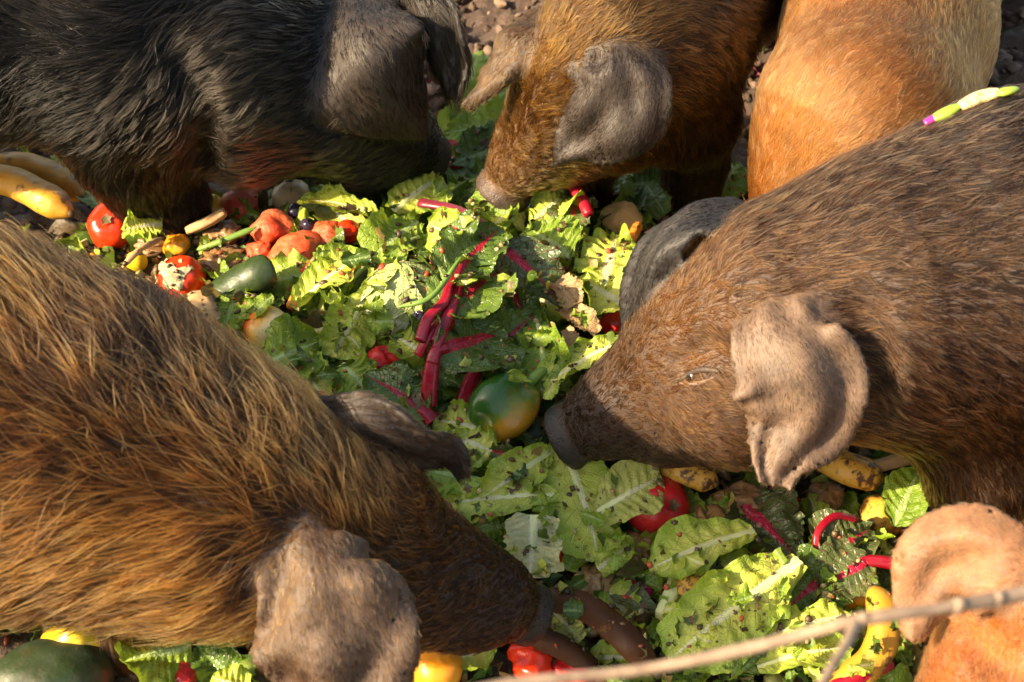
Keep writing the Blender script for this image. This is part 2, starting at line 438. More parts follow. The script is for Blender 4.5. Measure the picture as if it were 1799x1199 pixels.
    m = NT('eye'); m.col((0.02, 0.012, 0.008)); m.rough(0.08); MAT['eye'] = m.m
build_materials()

# ------------------------------------------------------------------ ground, heap
def height_sheet(name, x0, x1, y0, y1, step, zf, mat):
    xs = np.arange(x0, x1 + step, step); ys = np.arange(y0, y1 + step, step)
    X, Y = np.meshgrid(xs, ys, indexing='ij')
    V = np.stack([X, Y, zf(X, Y)], -1).reshape(-1, 3)
    return link(name, mesh_np(name, V, grid_faces(len(xs), len(ys))[:, ::-1].copy(), mat))

_g1, _g2, _g3 = Wave(2, 11, 18, 5), Wave(2, 45, 20, 6), Wave(2, 110, 20, 8)
def soil_z(X, Y):
    P = np.stack([X, Y], -1)
    g = np.abs(_g2(P))
    far = np.exp(-((X / 2.6) ** 2 + ((Y - 0.4) / 2.2) ** 2) ** 4)
    return far * (0.010 * _g1(P) + 0.013 * g + 0.005 * _g3(P)) - 0.012
def blend_axis(lo, hi, step, far):
    core = np.arange(lo, hi, step)
    out = step * 1.35 ** np.arange(1, 60); out = np.cumsum(out); out = out[out < far]
    return np.concatenate([lo - out[::-1], core, hi + out])
xs = blend_axis(-1.3, 1.3, 0.012, 60); ys = blend_axis(-0.9, 1.7, 0.012, 60)
X, Y = np.meshgrid(xs, ys, indexing='ij')
V = np.stack([X, Y, soil_z(X, Y)], -1).reshape(-1, 3)
ground = link('ground', mesh_np('ground', V, grid_faces(len(xs), len(ys)), MAT['soil']))
tag(ground, 'dark brown crumbly soil of the pig pen', 'soil', kind='structure')

_k1, _k2 = Wave(2, 70, 20, 15), Wave(2, 170, 20, 16)
def mush_z(X, Y):
    P = np.stack([X, Y], -1)
    return H(X, Y) - 0.012 + 0.006 * _k1(P) + 0.003 * _k2(P)
mush = height_sheet('vegetable_mush', -1.15, 1.15, -0.66, 0.62, 0.0085, mush_z, MAT['mush'])
tag(mush, 'wet brown mush of rotting vegetables under the food heap', 'mush', kind='stuff')

# ------------------------------------------------------------------ pigs
def surface_nets(f, o, h):
    s = f < 0
    nx, ny, nz = f.shape
    c = np.zeros((nx - 1, ny - 1, nz - 1), dtype=np.int8)
    for a in (0, 1):
        for b in (0, 1):
            for d in (0, 1):
                c += s[a:nx - 1 + a, b:ny - 1 + b, d:nz - 1 + d]
    act = (c > 0) & (c < 8)
    I = np.argwhere(act)
    idx = np.full(act.shape, -1, dtype=np.int32)
    idx[act] = np.arange(len(I))
    corners = [(a, b, d) for a in (0, 1) for b in (0, 1) for d in (0, 1)]
    val = {q: f[I[:, 0] + q[0], I[:, 1] + q[1], I[:, 2] + q[2]] for q in corners}
    acc = np.zeros((len(I), 3)); cnt = np.zeros(len(I))
    for q in corners:
        for ax in range(3):
            if q[ax] == 0:
                r = list(q); r[ax] = 1; r = tuple(r)
                m = (val[q] < 0) != (val[r] < 0)
                den = np.where(m, val[q] - val[r], 1.0)
                t = np.where(m, val[q] / den, 0)
                p = np.repeat(np.array(q, float)[None], len(I), 0); p[:, ax] += t
                acc += p * m[:, None]; cnt += m
    V = (I + acc / cnt[:, None]) * h + o
    F = []
    for ax in range(3):
        b, d = (ax + 1) % 3, (ax + 2) % 3
        sl0 = [slice(None)] * 3; sl1 = [slice(None)] * 3
        sl0[ax] = slice(0, -1); sl1[ax] = slice(1, None)
        e = np.argwhere(s[tuple(sl0)] != s[tuple(sl1)])
        e = e[(e[:, b] > 0) & (e[:, d] > 0) & (e[:, b] < f.shape[b] - 1) & (e[:, d] < f.shape[d] - 1)]
        st = s[e[:, 0], e[:, 1], e[:, 2]]
        def cell(db, dd):
            q = e.copy(); q[:, b] += db; q[:, d] += dd
            return idx[q[:, 0], q[:, 1], q[:, 2]]
        Q = np.stack([cell(-1, -1), cell(0, -1), cell(0, 0), cell(-1, 0)], -1)
        Q[~st] = Q[~st][:, ::-1]
        F.append(Q)
    F = np.concatenate(F)
    F = F[(F >= 0).all(1)]
    # light smoothing
    for lam in (0.5, 0.4):
        sm = np.zeros_like(V); n = np.zeros(len(V))
        for a, b in ((0, 1), (1, 2), (2, 3), (3, 0), (1, 0), (2, 1), (3, 2), (0, 3)):
            n += np.bincount(F[:, a], minlength=len(V))
            for j in range(3): sm[:, j] += np.bincount(F[:, a], V[F[:, b], j], len(V))
        V = V + lam * (sm / np.maximum(n, 1)[:, None] - V)
    return V, F

def nrm(v):
    return v / (np.linalg.norm(v, axis=-1, keepdims=True) + 1e-12)

class Pig:
    def __init__(self, name, h=0.005):
        self.name, self.h = name, h
        self.prims, self.subs, self.ears, self.anchors, self.ear_anchors, self.creases = [], [], [], [], [], []
    def node(self, q):
        p = W(q[0], q[1], q[2]); return p, m_of(q[3], p)
    def anchor(self, p, t, sig, st):
        self.anchors.append((np.asarray(p), nrm(np.asarray(t)), sig, st))
    def chain(self, nodes, styles, k=0.05, hairdir=1.0):
        P = [self.nose_node if q == 'nose' else self.node(q) for q in nodes]
        pos = np.array([p for p, r in P])
        tan = np.gradient(pos, axis=0) if len(pos) > 1 else np.array([[0, 0, -1.0]])
        if not isinstance(styles, list): styles = [styles] * len(P)
        for i in range(len(P) - 1):
            self.prims.append((P[i][0], P[i][1], P[i + 1][0], P[i + 1][1], k))
            for s in (0.0, 0.5):
                st = styles[i]
                self.anchor(P[i][0] * (1 - s) + P[i + 1][0] * s, tan[i] * hairdir, (P[i][1] * (1 - s) + P[i + 1][1] * s) * 0.9 + 0.02, st)
        self.anchor(P[-1][0], tan[-1] * hairdir, P[-1][1] * 0.9 + 0.02, styles[-1])
        return pos
    def ball(self, q, st=None, k=0.04, t=None):
        p, r = self.node(q)
        self.prims.append((p, r, p + 1e-4, r, k))
        if st: self.anchor(p, t if t is not None else np.array((0, 0, -1.0)), r * 0.9 + 0.02, st)
        return p
    def world_chain(self, P, R, st, k=0.03, hairdir=1.0):
        P = np.asarray(P, float); tan = np.gradient(P, axis=0)
        for i in range(len(P) - 1):
            self.prims.append((P[i], R[i], P[i + 1], R[i + 1], k))
        for i in range(len(P)):
            self.anchor(P[i], tan[i] * hairdir, R[i] * 0.9 + 0.015, st)
    def leg(self, top, foot, r0, st, knee=0.0, back=None):
        """a jointed leg from a world point inside the trunk down to the ground point foot"""
        top = np.asarray(top, float); foot = np.asarray(foot, float)
        b = np.zeros(3) if back is None else np.asarray(back, float)
        mid = top * 0.48 + foot * 0.52 + b * knee
        pas = top * 0.16 + foot * 0.84 - b * knee * 0.3
        self.world_chain([top, mid, pas, foot + np.array((0, 0, 0.02))], [r0, r0 * 0.55, r0 * 0.38, r0 * 0.46], st, 0.03)
    def snout(self, q, facing, rpx, st, thick=0.016):
        """flat nose disc: facing is a world direction"""
        p, r = self.node((q[0], q[1], q[2], rpx)); f = nrm(np.asarray(facing, float))
        self.disc = (p, f, r)
        self.nose_style = st
        self.nose_node = (p - f * (r * 1.0 + 0.006), r * 0.95)
        # the mouth: a groove from under the disc back along each cheek
        sd = nrm(np.cross(f, np.array((0, 0, 1.0)))); up = np.cross(sd, f)
        for sg in (-1, 1):
            q = [p - f * 0.018 - up * r * 0.72 + sd * sg * r * 0.62, p - f * 0.06 - up * r * 0.60 + sd * sg * r * 0.98, p - f * 0.115 - up * r * 0.45 + sd * sg * r * 1.38]
            for a, b in zip(q, q[1:]): self.subs.append((a, 0.0075, b, 0.0065, 0.007))
    def ear(self, pts, tilt, st, cup=0.15, thick=0.0048, wave=0.006, seed=0, blunt=0.0):
        self.ears.append((pts, tilt, st, cup, thick, wave, seed, blunt))
    # ---- the field
    def build_field(self):
        h = self.h
        lo = np.min([np.minimum(a - ra, b - rb) for a, ra, b, rb, k in self.prims], 0) - 0.10
        hi = np.max([np.maximum(a + ra, b + rb) for a, ra, b, rb, k in self.prims], 0) + 0.10
        lo[2] = max(lo[2], -0.05)
        n = np.ceil((hi - lo) / h).astype(int) + 1
        self.o = lo
        ax = [(lo[i] + h * np.arange(n[i])).astype(np.float32) for i in range(3)]
        f = np.full(n, 0.12, dtype=np.float32)
        def sl(l, u):
            a = np.clip(((l - lo) / h).astype(int), 0, n - 1); b = np.clip(((u - lo) / h).astype(int) + 2, 1, n)
            return tuple(slice(a[i], b[i]) for i in range(3))
        def seg(S, a, ra, b, rb):
            x = ax[0][S[0]][:, None, None] - a[0]; y = ax[1][S[1]][None, :, None] - a[1]; z = ax[2][S[2]][None, None, :] - a[2]
            d = b - a; L = float(d @ d)
            t = np.clip((x * d[0] + y * d[1] + z * d[2]) / L, 0, 1).astype(np.float32)
            return np.sqrt((x - t * d[0]) ** 2 + (y - t * d[1]) ** 2 + (z - t * d[2]) ** 2) - (ra + t * (rb - ra))
        def smin(a, b, k):
            g = np.clip(0.5 + 0.5 * (b - a) / k, 0, 1)
            return b * (1 - g) + a * g - k * g * (1 - g)
        self.sl = sl
        for a, ra, b, rb, k in self.prims:
            S = sl(np.minimum(a - ra, b - rb) - 0.09, np.maximum(a + ra, b + rb) + 0.09)
            f[S] = smin(f[S], seg(S, a, ra, b, rb).astype(np.float32), k)
        if hasattr(self, 'disc'):
            p, fc, r = self.disc
            S = sl(p - r - 0.06, p + r + 0.06)
            x = ax[0][S[0]][:, None, None] - p[0]; y = ax[1][S[1]][None, :, None] - p[1]; z = ax[2][S[2]][None, None, :] - p[2]
            u = x * fc[0] + y * fc[1] + z * fc[2]
            rad = np.sqrt(np.maximum(x * x + y * y + z * z - u * u, 0))
            dr, du = rad - (r * 1.0 - 0.004), np.abs(u + 0.008) - 0.006
            dd = np.minimum(np.maximum(dr, du), 0) + np.sqrt(np.maximum(dr, 0) ** 2 + np.maximum(du, 0) ** 2) - 0.004
            f[S] = smin(f[S], dd.astype(np.float32), 0.011)
            # nostrils
            sd = nrm(np.cross(fc, np.array((0, 0, 1.0)))); up = np.cross(sd, fc)
            for sg in (-1, 1):
                c = p + sd * sg * r * 0.42 + up * r * 0.05 + fc * 0.004
                g = np.sqrt((ax[0][S[0]][:, None, None] - c[0]) ** 2 + (ax[1][S[1]][None, :, None] - c[1]) ** 2 + (ax[2][S[2]][None, None, :] - c[2]) ** 2) - r * 0.2
                f[S] = -smin(-f[S], g.astype(np.float32), 0.006)
        self.f = f; self.n = n
        for pxs, rr, off in self.creases:
            Q = [q for q in (self.hit(x, y, off) for x, y in pxs) if q is not None]
            for a, b in zip(Q, Q[1:]): self.subs.append((a, rr, b, rr, 0.02))
        for a, ra, b, rb, k in self.subs:
            S = sl(np.minimum(a - ra, b - rb) - 0.03, np.maximum(a + ra, b + rb) + 0.03)
            f[S] = -smin(-f[S], seg(S, a, ra, b, rb).astype(np.float32), k)
        self.f = f; self.n = n
        e = np.full(n, 0.05, dtype=np.float32)
        self.ear_pts = []
        for pts, tilt, st, cup, thick, wave, seed, blunt in self.ears:
            C = []; HW = []
            for q in pts:
                if q[0] == 's':
                    p = self.hit(q[1], q[2], q[3])
                    if p is None: p = CAM + ray(q[1], q[2]) * depth_of(C[-1])
                    hw = q[4]
                else:
                    p = W(q[0], q[1], q[2]); hw = q[3]
                C.append(p); HW.append(m_of(hw, p))
            if sum(q[0] == 's' for q in pts) > 3:          # even out the depth along the flap
                dp = np.array([depth_of(c) for c in C]); d2 = dp.copy()
                for _ in range(3): d2[1:-1] = 0.25 * d2[:-2] + 0.5 * d2[1:-1] + 0.25 * d2[2:]
                d2 = np.minimum(d2, dp + 0.004)
                C = [CAM + (c - CAM) * (b / a) for c, a, b in zip(C, dp, d2)]
            n_u = 150
            cl = spline(C, n_u); hw = np.interp(np.linspace(0, len(HW) - 1, n_u), np.arange(len(HW)), HW)
            hw = np.convolve(np.pad(hw, 8, mode='edge'), np.ones(17) / 17, 'valid')
            tn = nrm(np.gradient(cl, axis=0))
            tx, ty = tn @ RIGHT, tn @ UPV
            sc = nrm(np.stack([-ty, tx], -1))
            scr = sc[:, :1] * RIGHT + sc[:, 1:] * UPV
            ti = np.radians(np.interp(np.linspace(0, 1, n_u), np.linspace(0, 1, len(np.atleast_1d(tilt))), np.atleast_1d(tilt)))[:, None]
            cr = nrm(np.cos(ti) * scr - np.sin(ti) * FWD)
            cr = nrm(cr - (np.sum(cr * tn, 1, keepdims=True)) * tn)
            no = nrm(np.cross(cr, tn)); no *= np.sign(-(no @ FWD))[:, None]
            v = np.linspace(-1, 1, 90)
            uu = np.linspace(0, 1, n_u)
            wv = Wave(2, 5, 10, seed)
            UVg = np.stack(np.meshgrid(uu * 2, v, indexing='ij'), -1)
            w9 = Wave(2, 9, 10, seed + 40)
            rag = 1 + 0.03 * w9(np.stack([uu * 1.6, 0 * uu + 0.0], -1))[:, None] * (v[None] > 0) + 0.03 * w9(np.stack([uu * 1.6, 0 * uu + 4.0], -1))[:, None] * (v[None] <= 0)
            fold = 0.0042 * np.sin(v[None] * 5.5 + seed + 1.5 * uu[:, None]) * np.clip(uu * 2, 0, 1)[:, None] * np.clip(hw / 0.04, 0.2, 1)[:, None]
            S = cl[:, None] + cr[:, None] * ((v[None] * rag)[..., None] * hw[:, None, None]) + no[:, None] * fold[..., None] \
                - no[:, None] * (cup * v[None, :, None] ** 2 * hw[:, None, None]) \
                + no[:, None] * (wave * wv(UVg) * (0.3 + np.abs(v))[None])[..., None]
            S = S.reshape(-1, 3)
            tk = np.maximum(thick * (1 - 0.3 * np.abs(v))[None, :] * (1.3 - 0.4 * uu)[:, None], 0.0031).ravel()
            base = np.round((S - lo) / h).astype(int)
            R = 3
            for a in range(-R, R + 1):
                for b in range(-R, R + 1):
                    for c in range(-R, R + 1):
                        ii = base + (a, b, c)
                        ok = ((ii >= 0) & (ii < n)).all(1)
                        i2 = ii[ok]
                        d = np.linalg.norm(lo + i2 * h - S[ok], axis=1) - tk[ok]
                        np.minimum.at(e, (i2[:, 0], i2[:, 1], i2[:, 2]), d.astype(np.float32))
            for i in range(0, n_u, 18):
                self.ear_anchors.append((cl[i], tn[i], hw[i] * 0.75 + 0.006, st))
                for vv in (-0.6, 0.6):
                    self.ear_anchors.append((cl[i] + cr[i] * hw[i] * vv, nrm(tn[i] + cr[i] * vv * 0.4), hw[i] * 0.5 + 0.006, st))
            self.ear_pts.append(S[::37])
        near = e < 0.049; self.e = e
        g = smin(f, e, 0.009)
        f[near] = g[near]
        self.f = f
        self.grad = np.stack(np.gradient(f, h), -1).astype(np.float32)
    def sample(self, P, grad=False, ear=False):
        q = (P - self.o) / self.h
        q = np.clip(q, 0, np.array(self.n) - 1.001)
        i = q.astype(int); t = (q - i).astype(np.float32)
        src = self.grad if grad else (self.e if ear else self.f)
        out = 0
        for a in (0, 1):
            for b in (0, 1):
                for c in (0, 1):
                    w = (t[:, 0] if a else 1 - t[:, 0]) * (t[:, 1] if b else 1 - t[:, 1]) * (t[:, 2] if c else 1 - t[:, 2])
                    v = src[i[:, 0] + a, i[:, 1] + b, i[:, 2] + c]
                    out = out + (w[:, None] * v if grad else w * v)
        return out
    def hit(self, px, py, off=0.0):
        d = ray(px, py); d = d / np.linalg.norm(d)
        t = np.linspace(0.8, 3.6, 1400)
        P = CAM + d * t[:, None]
        ins = ((P > self.o) & (P < self.o + (np.array(self.n) - 2) * self.h)).all(1)
        v = np.where(ins, self.sample(P), 1.0)
        k = np.argmax(v < 0)
        if v[k] >= 0: return None
        return CAM + d * (t[k] - off)
    def attrs(self, P):
        A = self.blend(P, self.anchors)
        if self.ear_anchors:
            m = np.clip(1.0 - (self.sample(P, ear=True) - 0.002) / 0.007, 0, 1)
            B = self.blend(P, self.ear_anchors)
            k = m[:, None]
            A = (A[0] * (1 - k) + B[0] * k, {q: A[1][q] * (1 - k) + B[1][q] * k for q in A[1]}) + tuple(A[i] * (1 - m) + B[i] * m for i in (2, 3, 4))
        if hasattr(self, 'disc'):
            p, fc, r = self.disc; st = self.nose_style
            u = (P - p) @ fc; rad = np.linalg.norm((P - p) - u[:, None] * fc, axis=1)
            m = np.clip((u + 0.020) / 0.006, 0, 1) * (rad < r * 1.3); k = m[:, None]
            A = (A[0] * (1 - k) - fc * k, {q: A[1][q] * (1 - k) + np.array(st[q]) * k for q in A[1]}, A[2] * (1 - m) + st['len'] * m, A[3] * (1 - m) + st['dens'] * m, A[4] * (1 - m) + st['wet'] * m)
        return A
    def blend(self, P, anchors):
        """blend the anchors at points P: flow direction and style values"""
        n = len(P); keys = ('skin', 'root', 'tip')
        wsum = np.full(n, 1e-9); flow = np.zeros((n, 3)); col = {k: np.zeros((n, 3)) for k in keys}
        ln = np.zeros(n); dn = np.zeros(n); wet = np.zeros(n)
        for p, t, s, st in anchors:
            d2 = np.sum((P - p) ** 2, 1)
            w = np.exp(-d2 / (s * s)) * (0.0025 / (s * s)) ** 0.5 + 1e-7 / (d2 + 1e-3)
            wsum += w; flow += w[:, None] * t
            for k in keys: col[k] += w[:, None] * np.array(st[k])
            ln += w * st['len']; dn += w * st.get('dens', 1.0); wet += w * st.get('wet', 0.0)
        flow = nrm(flow)
        for k in keys: col[k] /= wsum[:, None]
        return flow, col, ln / wsum, dn / wsum, wet / wsum
    def build(self, label, group, density, swirl=0.5, lift=0.16, clump=0.55, clump_size=0.011, width=0.00042, tipvar=0.5, droop=0.35, guard=0.35, under=0.45, seed=0):
        self.build_field()
        V, F = surface_nets(self.f, self.o, self.h)
        flow, col, ln, dn, wet = self.attrs(V)
        me = mesh_np(self.name, V, F, MAT['skin'])
        set_col(me, 'skin_color', np.concatenate([col['skin'], wet[:, None]], 1))
        body = link(self.name, me)
        tag(body, label, 'pig', group)
        self.body = body
        # ---- hair
        r = np.random.default_rng(seed + 100)
        A, B, C, D = (V[F[:, i]] for i in range(4))
        fn = np.cross(C - A, D - B); area = np.linalg.norm(fn, axis=1) * 0.5; fn = nrm(fn)
        ctr = (A + B + C + D) / 4
        px, py = to_px(ctr)
        inside = (px > -150) & (px < 1950) & (py > -150) & (py < 1350)
        facing = np.sum(fn * nrm(CAM - ctr), 1) > -0.25
        wgt = area * np.where(inside & facing, 1.0, 0.10) * np.clip(dn[F[:, 0]], 0, 4)
        # clump centres first, then hairs around them
        N = int(density * wgt.sum())
        cum = np.cumsum(wgt) / wgt.sum()
        fi = np.searchsorted(cum, r.random(N))
        u, v = r.random(N)[:, None], r.random(N)[:, None]
        root = (A[fi] * (1 - u) + B[fi] * u) * (1 - v) + (D[fi] * (1 - u) + C[fi] * u) * v
        vi = F[fi, (u[:, 0] + 2 * v[:, 0] + r.random(N)).astype(int) % 4]
        em = np.clip(1.0 - (self.sample(root, ear=True) - 0.002) / 0.006, 0, 1) if self.ears else np.zeros(N)
        calm = (1 - 0.8 * em)[:, None]
        rn = fn[fi]
        flow, ln = flow[vi], ln[vi]; col = {k: c[vi] for k, c in col.items()}
        cell = clump_size
        jit = Wave(3, 60, 8, seed + 3)
        key = np.floor((root + 0.004 * np.stack([jit(root), jit(root[:, [1, 2, 0]]), jit(root[:, [2, 0, 1]])], -1)) / cell).astype(np.int64)
        kh = (key[:, 0] * 73856093) ^ (key[:, 1] * 19349663) ^ (key[:, 2] * 83492791)
        _, inv = np.unique(kh, return_inverse=True)
        nc = inv.max() + 1
        cnt = np.bincount(inv, minlength=nc)[:, None]
        cen = np.stack([np.bincount(inv, root[:, i], nc) for i in range(3)], -1) / cnt
        crand = r.normal(size=(nc, 3)); cshade = r.random(nc)
        sw = [Wave(3, 7, 12, seed + 11 + i) for i in range(3)]
        sw2 = [Wave(3, 24, 12, seed + 31 + i) for i in range(3)]
        def field(P):
            fl = flow + np.array((0, 0, -droop)) * calm
            fl = fl + calm * swirl * np.stack([w(P) for w in sw], -1) * 0.5 + calm * swirl * 0.3 * np.stack([w(P) for w in sw2], -1)
            return fl
        K = 6
        gd = (r.random(N) < guard) & (em < 0.5)
        L = ln * r.uniform(0.55, 1.25, N) * np.where(gd, 1.15, 0.8)
        fl0 = field(root)
        per = (r.normal(size=(N, 3)) * 0.16 + crand[inv] * 0.22) * (1 - 0.45 * em)[:, None]
        lf = lift * np.where(gd, 1.35, 0.7) * r.uniform(0.15, 1.6, N) * (0.6 + 0.8 * cshade[inv])
        pts = np.zeros((N, K, 3)); p = root.copy()
        isear = em > 0.5
        g = nrm(self.sample(p, True)); g[isear] = rn[isear]; pts[:, 0] = p - g * 0.001
        step = (L / (K - 1))[:, None]
        bend = r.normal(size=(N, 3)) * 0.10
        for i in range(1, K):
            t = i / (K - 1)
            if i == 3: fl0 = field(p)
            fl = fl0
            d = fl + per + bend * t
            d = d - np.sum(d * g, 1, keepdims=True) * g
            d = nrm(d)
            p = p + d * step
            gg = self.sample(p, True); gl = np.linalg.norm(gg, axis=1, keepdims=True); g = gg / (gl + 1e-9)
            g[isear] = rn[isear]
            want = L * lf * (t ** 0.8)
            err = want - self.sample(p) / np.clip(gl[:, 0], 0.4, 1.2)
            err[isear] = (0.10 * L * t)[isear] - np.sum((p - root) * rn, 1)[isear]
            p = p + g * np.clip(err, -0.6 * step[:, 0], 0.6 * step[:, 0])[:, None]
            q = p.copy()
            pts[:, i] = q
        # draw the tips of a clump together
        for i in range(1, K):
            t = (i / (K - 1)) ** 1.3 * clump
            c = np.stack([np.bincount(inv, pts[:, i, j], nc) for j in range(3)], -1) / cnt
            pts[:, i] += (c[inv] - pts[:, i]) * t
        radius = width * (r.uniform(0.6, 1.35, N) * np.where(gd, 1.15, 0.9) * (1 - 0.35 * em))[:, None] * np.interp(np.linspace(0, 1, K), [0, 0.3, 1], [1, 0.95, 0.25])[None]
        big = Wave(3, 9, 10, seed + 50)(root)
        sh = np.clip(0.5 + 0.30 * big + 0.9 * (cshade[inv] - 0.5) * tipvar * 2 + r.normal(size=N) * 0.30, 0, 1)[:, None] ** 1.5
        rootc = col['root'] * (0.7 + 0.6 * sh)
        tipc = col['root'] * 1.1 * (1 - sh) + col['tip'] * sh
        gk = np.where(gd, 1.25, np.where(em > 0.5, 1.0, under))[:, None]
        tipc = np.minimum(tipc * gk, 0.85)
        hc = bpy.data.hair_curves.new(self.name + "_hair")
        hc.add_curves([K] * N)
        hc.attributes['position'].data.foreach_set('vector', pts.astype(np.float32).ravel())
        ra = hc.attributes.get('radius') or hc.attributes.new('radius', 'FLOAT', 'POINT')
        ra.data.foreach_set('value', radius.astype(np.float32).ravel())
        one = np.ones((N, 1))
        for nm, cc in (('hair_root', rootc), ('hair_tip', tipc)):
            a = hc.attributes.new(nm, 'FLOAT_COLOR', 'CURVE')
            a.data.foreach_set('color', np.concatenate([cc, one], 1).astype(np.float32).ravel())
        hc.materials.append(MAT['hair'])
        link('hair', hc, body)
        print(self.name, len(V), 'verts', N, 'hairs')
        return body
    def eye(self, px, py, x0, x1):
        """a half closed eye: the ball, and lids that follow the cheek from pixel x0 to x1"""
        p = self.hit(px, py, -0.0112)
        ico_part('eye', p, 0.0105, MAT['eye'], self.body)
        for nm, dy, rad, lift in (('upper_eyelid', -12, 0.0038, -0.0005), ('lower_eyelid', 10, 0.0028, -0.001)):
            q = []
            for t in np.linspace(0, 1, 11):
                x = x0 + (x1 - x0) * t
                h = self.hit(x, py + 10 - 18 * t + dy * math.sin(math.pi * t), lift)
                q.append(h if h is not None else p)
            V, F = tube(np.array(q), rad * np.sin(np.pi * (0.06 + 0.88 * np.linspace(0, 1, 11))) ** 0.6, 8)
            me = mesh_np(nm, V, F, MAT['skin'])
            c = (0.045, 0.027, 0.018) if dy < 0 else (0.15, 0.092, 0.066)
            set_col(me, 'skin_color', np.tile(np.array(c + (0.5,)), (len(V), 1)))
            link(nm, me, self.body)

def ico_part(name, p, r, mat, parent):
    a = np.linspace(0, np.pi, 10); b = np.linspace(0, 2 * np.pi, 16, endpoint=False)
    S = np.stack([np.sin(a)[:, None] * np.cos(b), np.sin(a)[:, None] * np.sin(b), np.cos(a)[:, None] + 0 * b], -1).reshape(-1, 3)
    return link(name, mesh_np(name, p + S * r, grid_faces(10, 16, True), mat), parent)

def style(skin, root, tip, ln, dens=1.0, wet=0.0):
    return dict(skin=skin, root=root, tip=tip, len=ln, dens=dens, wet=wet)


def pig_black():
    g = Pig('black_pig')
    b = style((0.010, 0.0095, 0.009), (0.0034, 0.0033, 0.0032), (0.058, 0.046, 0.035), 0.046)
    hd = style((0.010, 0.0095, 0.009), (0.0028, 0.0028, 0.0027), (0.024, 0.020, 0.016), 0.030)
    sn = style((0.014, 0.013, 0.010), (0.005, 0.005, 0.004), (0.026, 0.024, 0.013), 0.011)
    nose = style((0.015, 0.0125, 0.011), (0.01, 0.01, 0.01), (0.03, 0.03, 0.02), 0.003, 0.03, 0.9)
    leg = style((0.009, 0.0088, 0.0085), (0.0030, 0.0030, 0.0029), (0.020, 0.0175, 0.015), 0.016)
    ear = style((0.026, 0.016, 0.010), (0.0045, 0.0035, 0.0026), (0.026, 0.016, 0.009), 0.026, 0.16)
    g.snout((768, 285, .105), W(812, 303, .085) - W(735, 272, .125), 46, nose)
    g.chain(['nose', (700, 255, .14, 72), (640, 222, .18, 98), (560, 160, .245, 132), (400, 105, .30, 170), (215, 70, .32, 198), (0, 35, .335, 195), (-300, 10, .34, 225), (-560, -10, .335, 215), (-680, -20, .325, 170)],
            [sn, sn, sn, hd, b, b, b, b, b, b], 0.035)
    g.ball((432, 235, .205, 88), hd, 0.04, t=(-0.9, 0.1, -0.3))
    g.ball((590, 80, .29, 100), hd, 0.05, t=(-0.8, 0.2, 0.3))
    g.ball((620, 262, .15, 62), sn, 0.04, t=(-0.9, 0.1, -0.1))
    g.chain([(215, 170, .27, 126), (236, 255, .19, 92), (270, 325, .115, 66), (298, 362, .085, 48), (306, 376, .075, 44)], leg, 0.045)
    w = W(215, 70, .32)
    g.leg(w + np.array((0.12, 0.14, -0.05)), w + np.array((0.16, 0.16, -0.32)), 0.075, leg, 0.03, (1, 0, 0))
    w = W(-520, -10, .335)
    for sy in (-0.10, 0.12):
        g.leg(w + np.array((0.02, sy, -0.04)), w + np.array((0.0, sy, -0.335)), 0.10, leg, 0.04, (1, 0, 0))
    g.ear([('s', 610, 2, 0.004, 78), ('s', 612, 55, 0.030, 108), ('s', 636, 112, 0.048, 126), ('s', 676, 165, 0.052, 104), ('s', 722, 215, 0.050, 48), ('s', 745, 240, 0.05, 14)], 10, ear, 0.30, seed=1)
    g.ear([(705, -40, .385, 46), (758, 34, .36, 52), (788, 110, .31, 46), (798, 172, .265, 16)], 35, ear | dict(skin=(0.026, 0.022, 0.019), len=0.03, dens=0.6), 0.2, seed=2)
    g.creases.append(([(300, 90), (335, 170), (350, 235), (352, 290)], 0.024, 0.017))
    g.build('black long haired pig with big drooping ears, one hoof planted beside tomatoes', 'pigs feeding at the heap', 260000, 1.0, 0.19, 0.55, 0.009, 0.0004, seed=1)
    return g

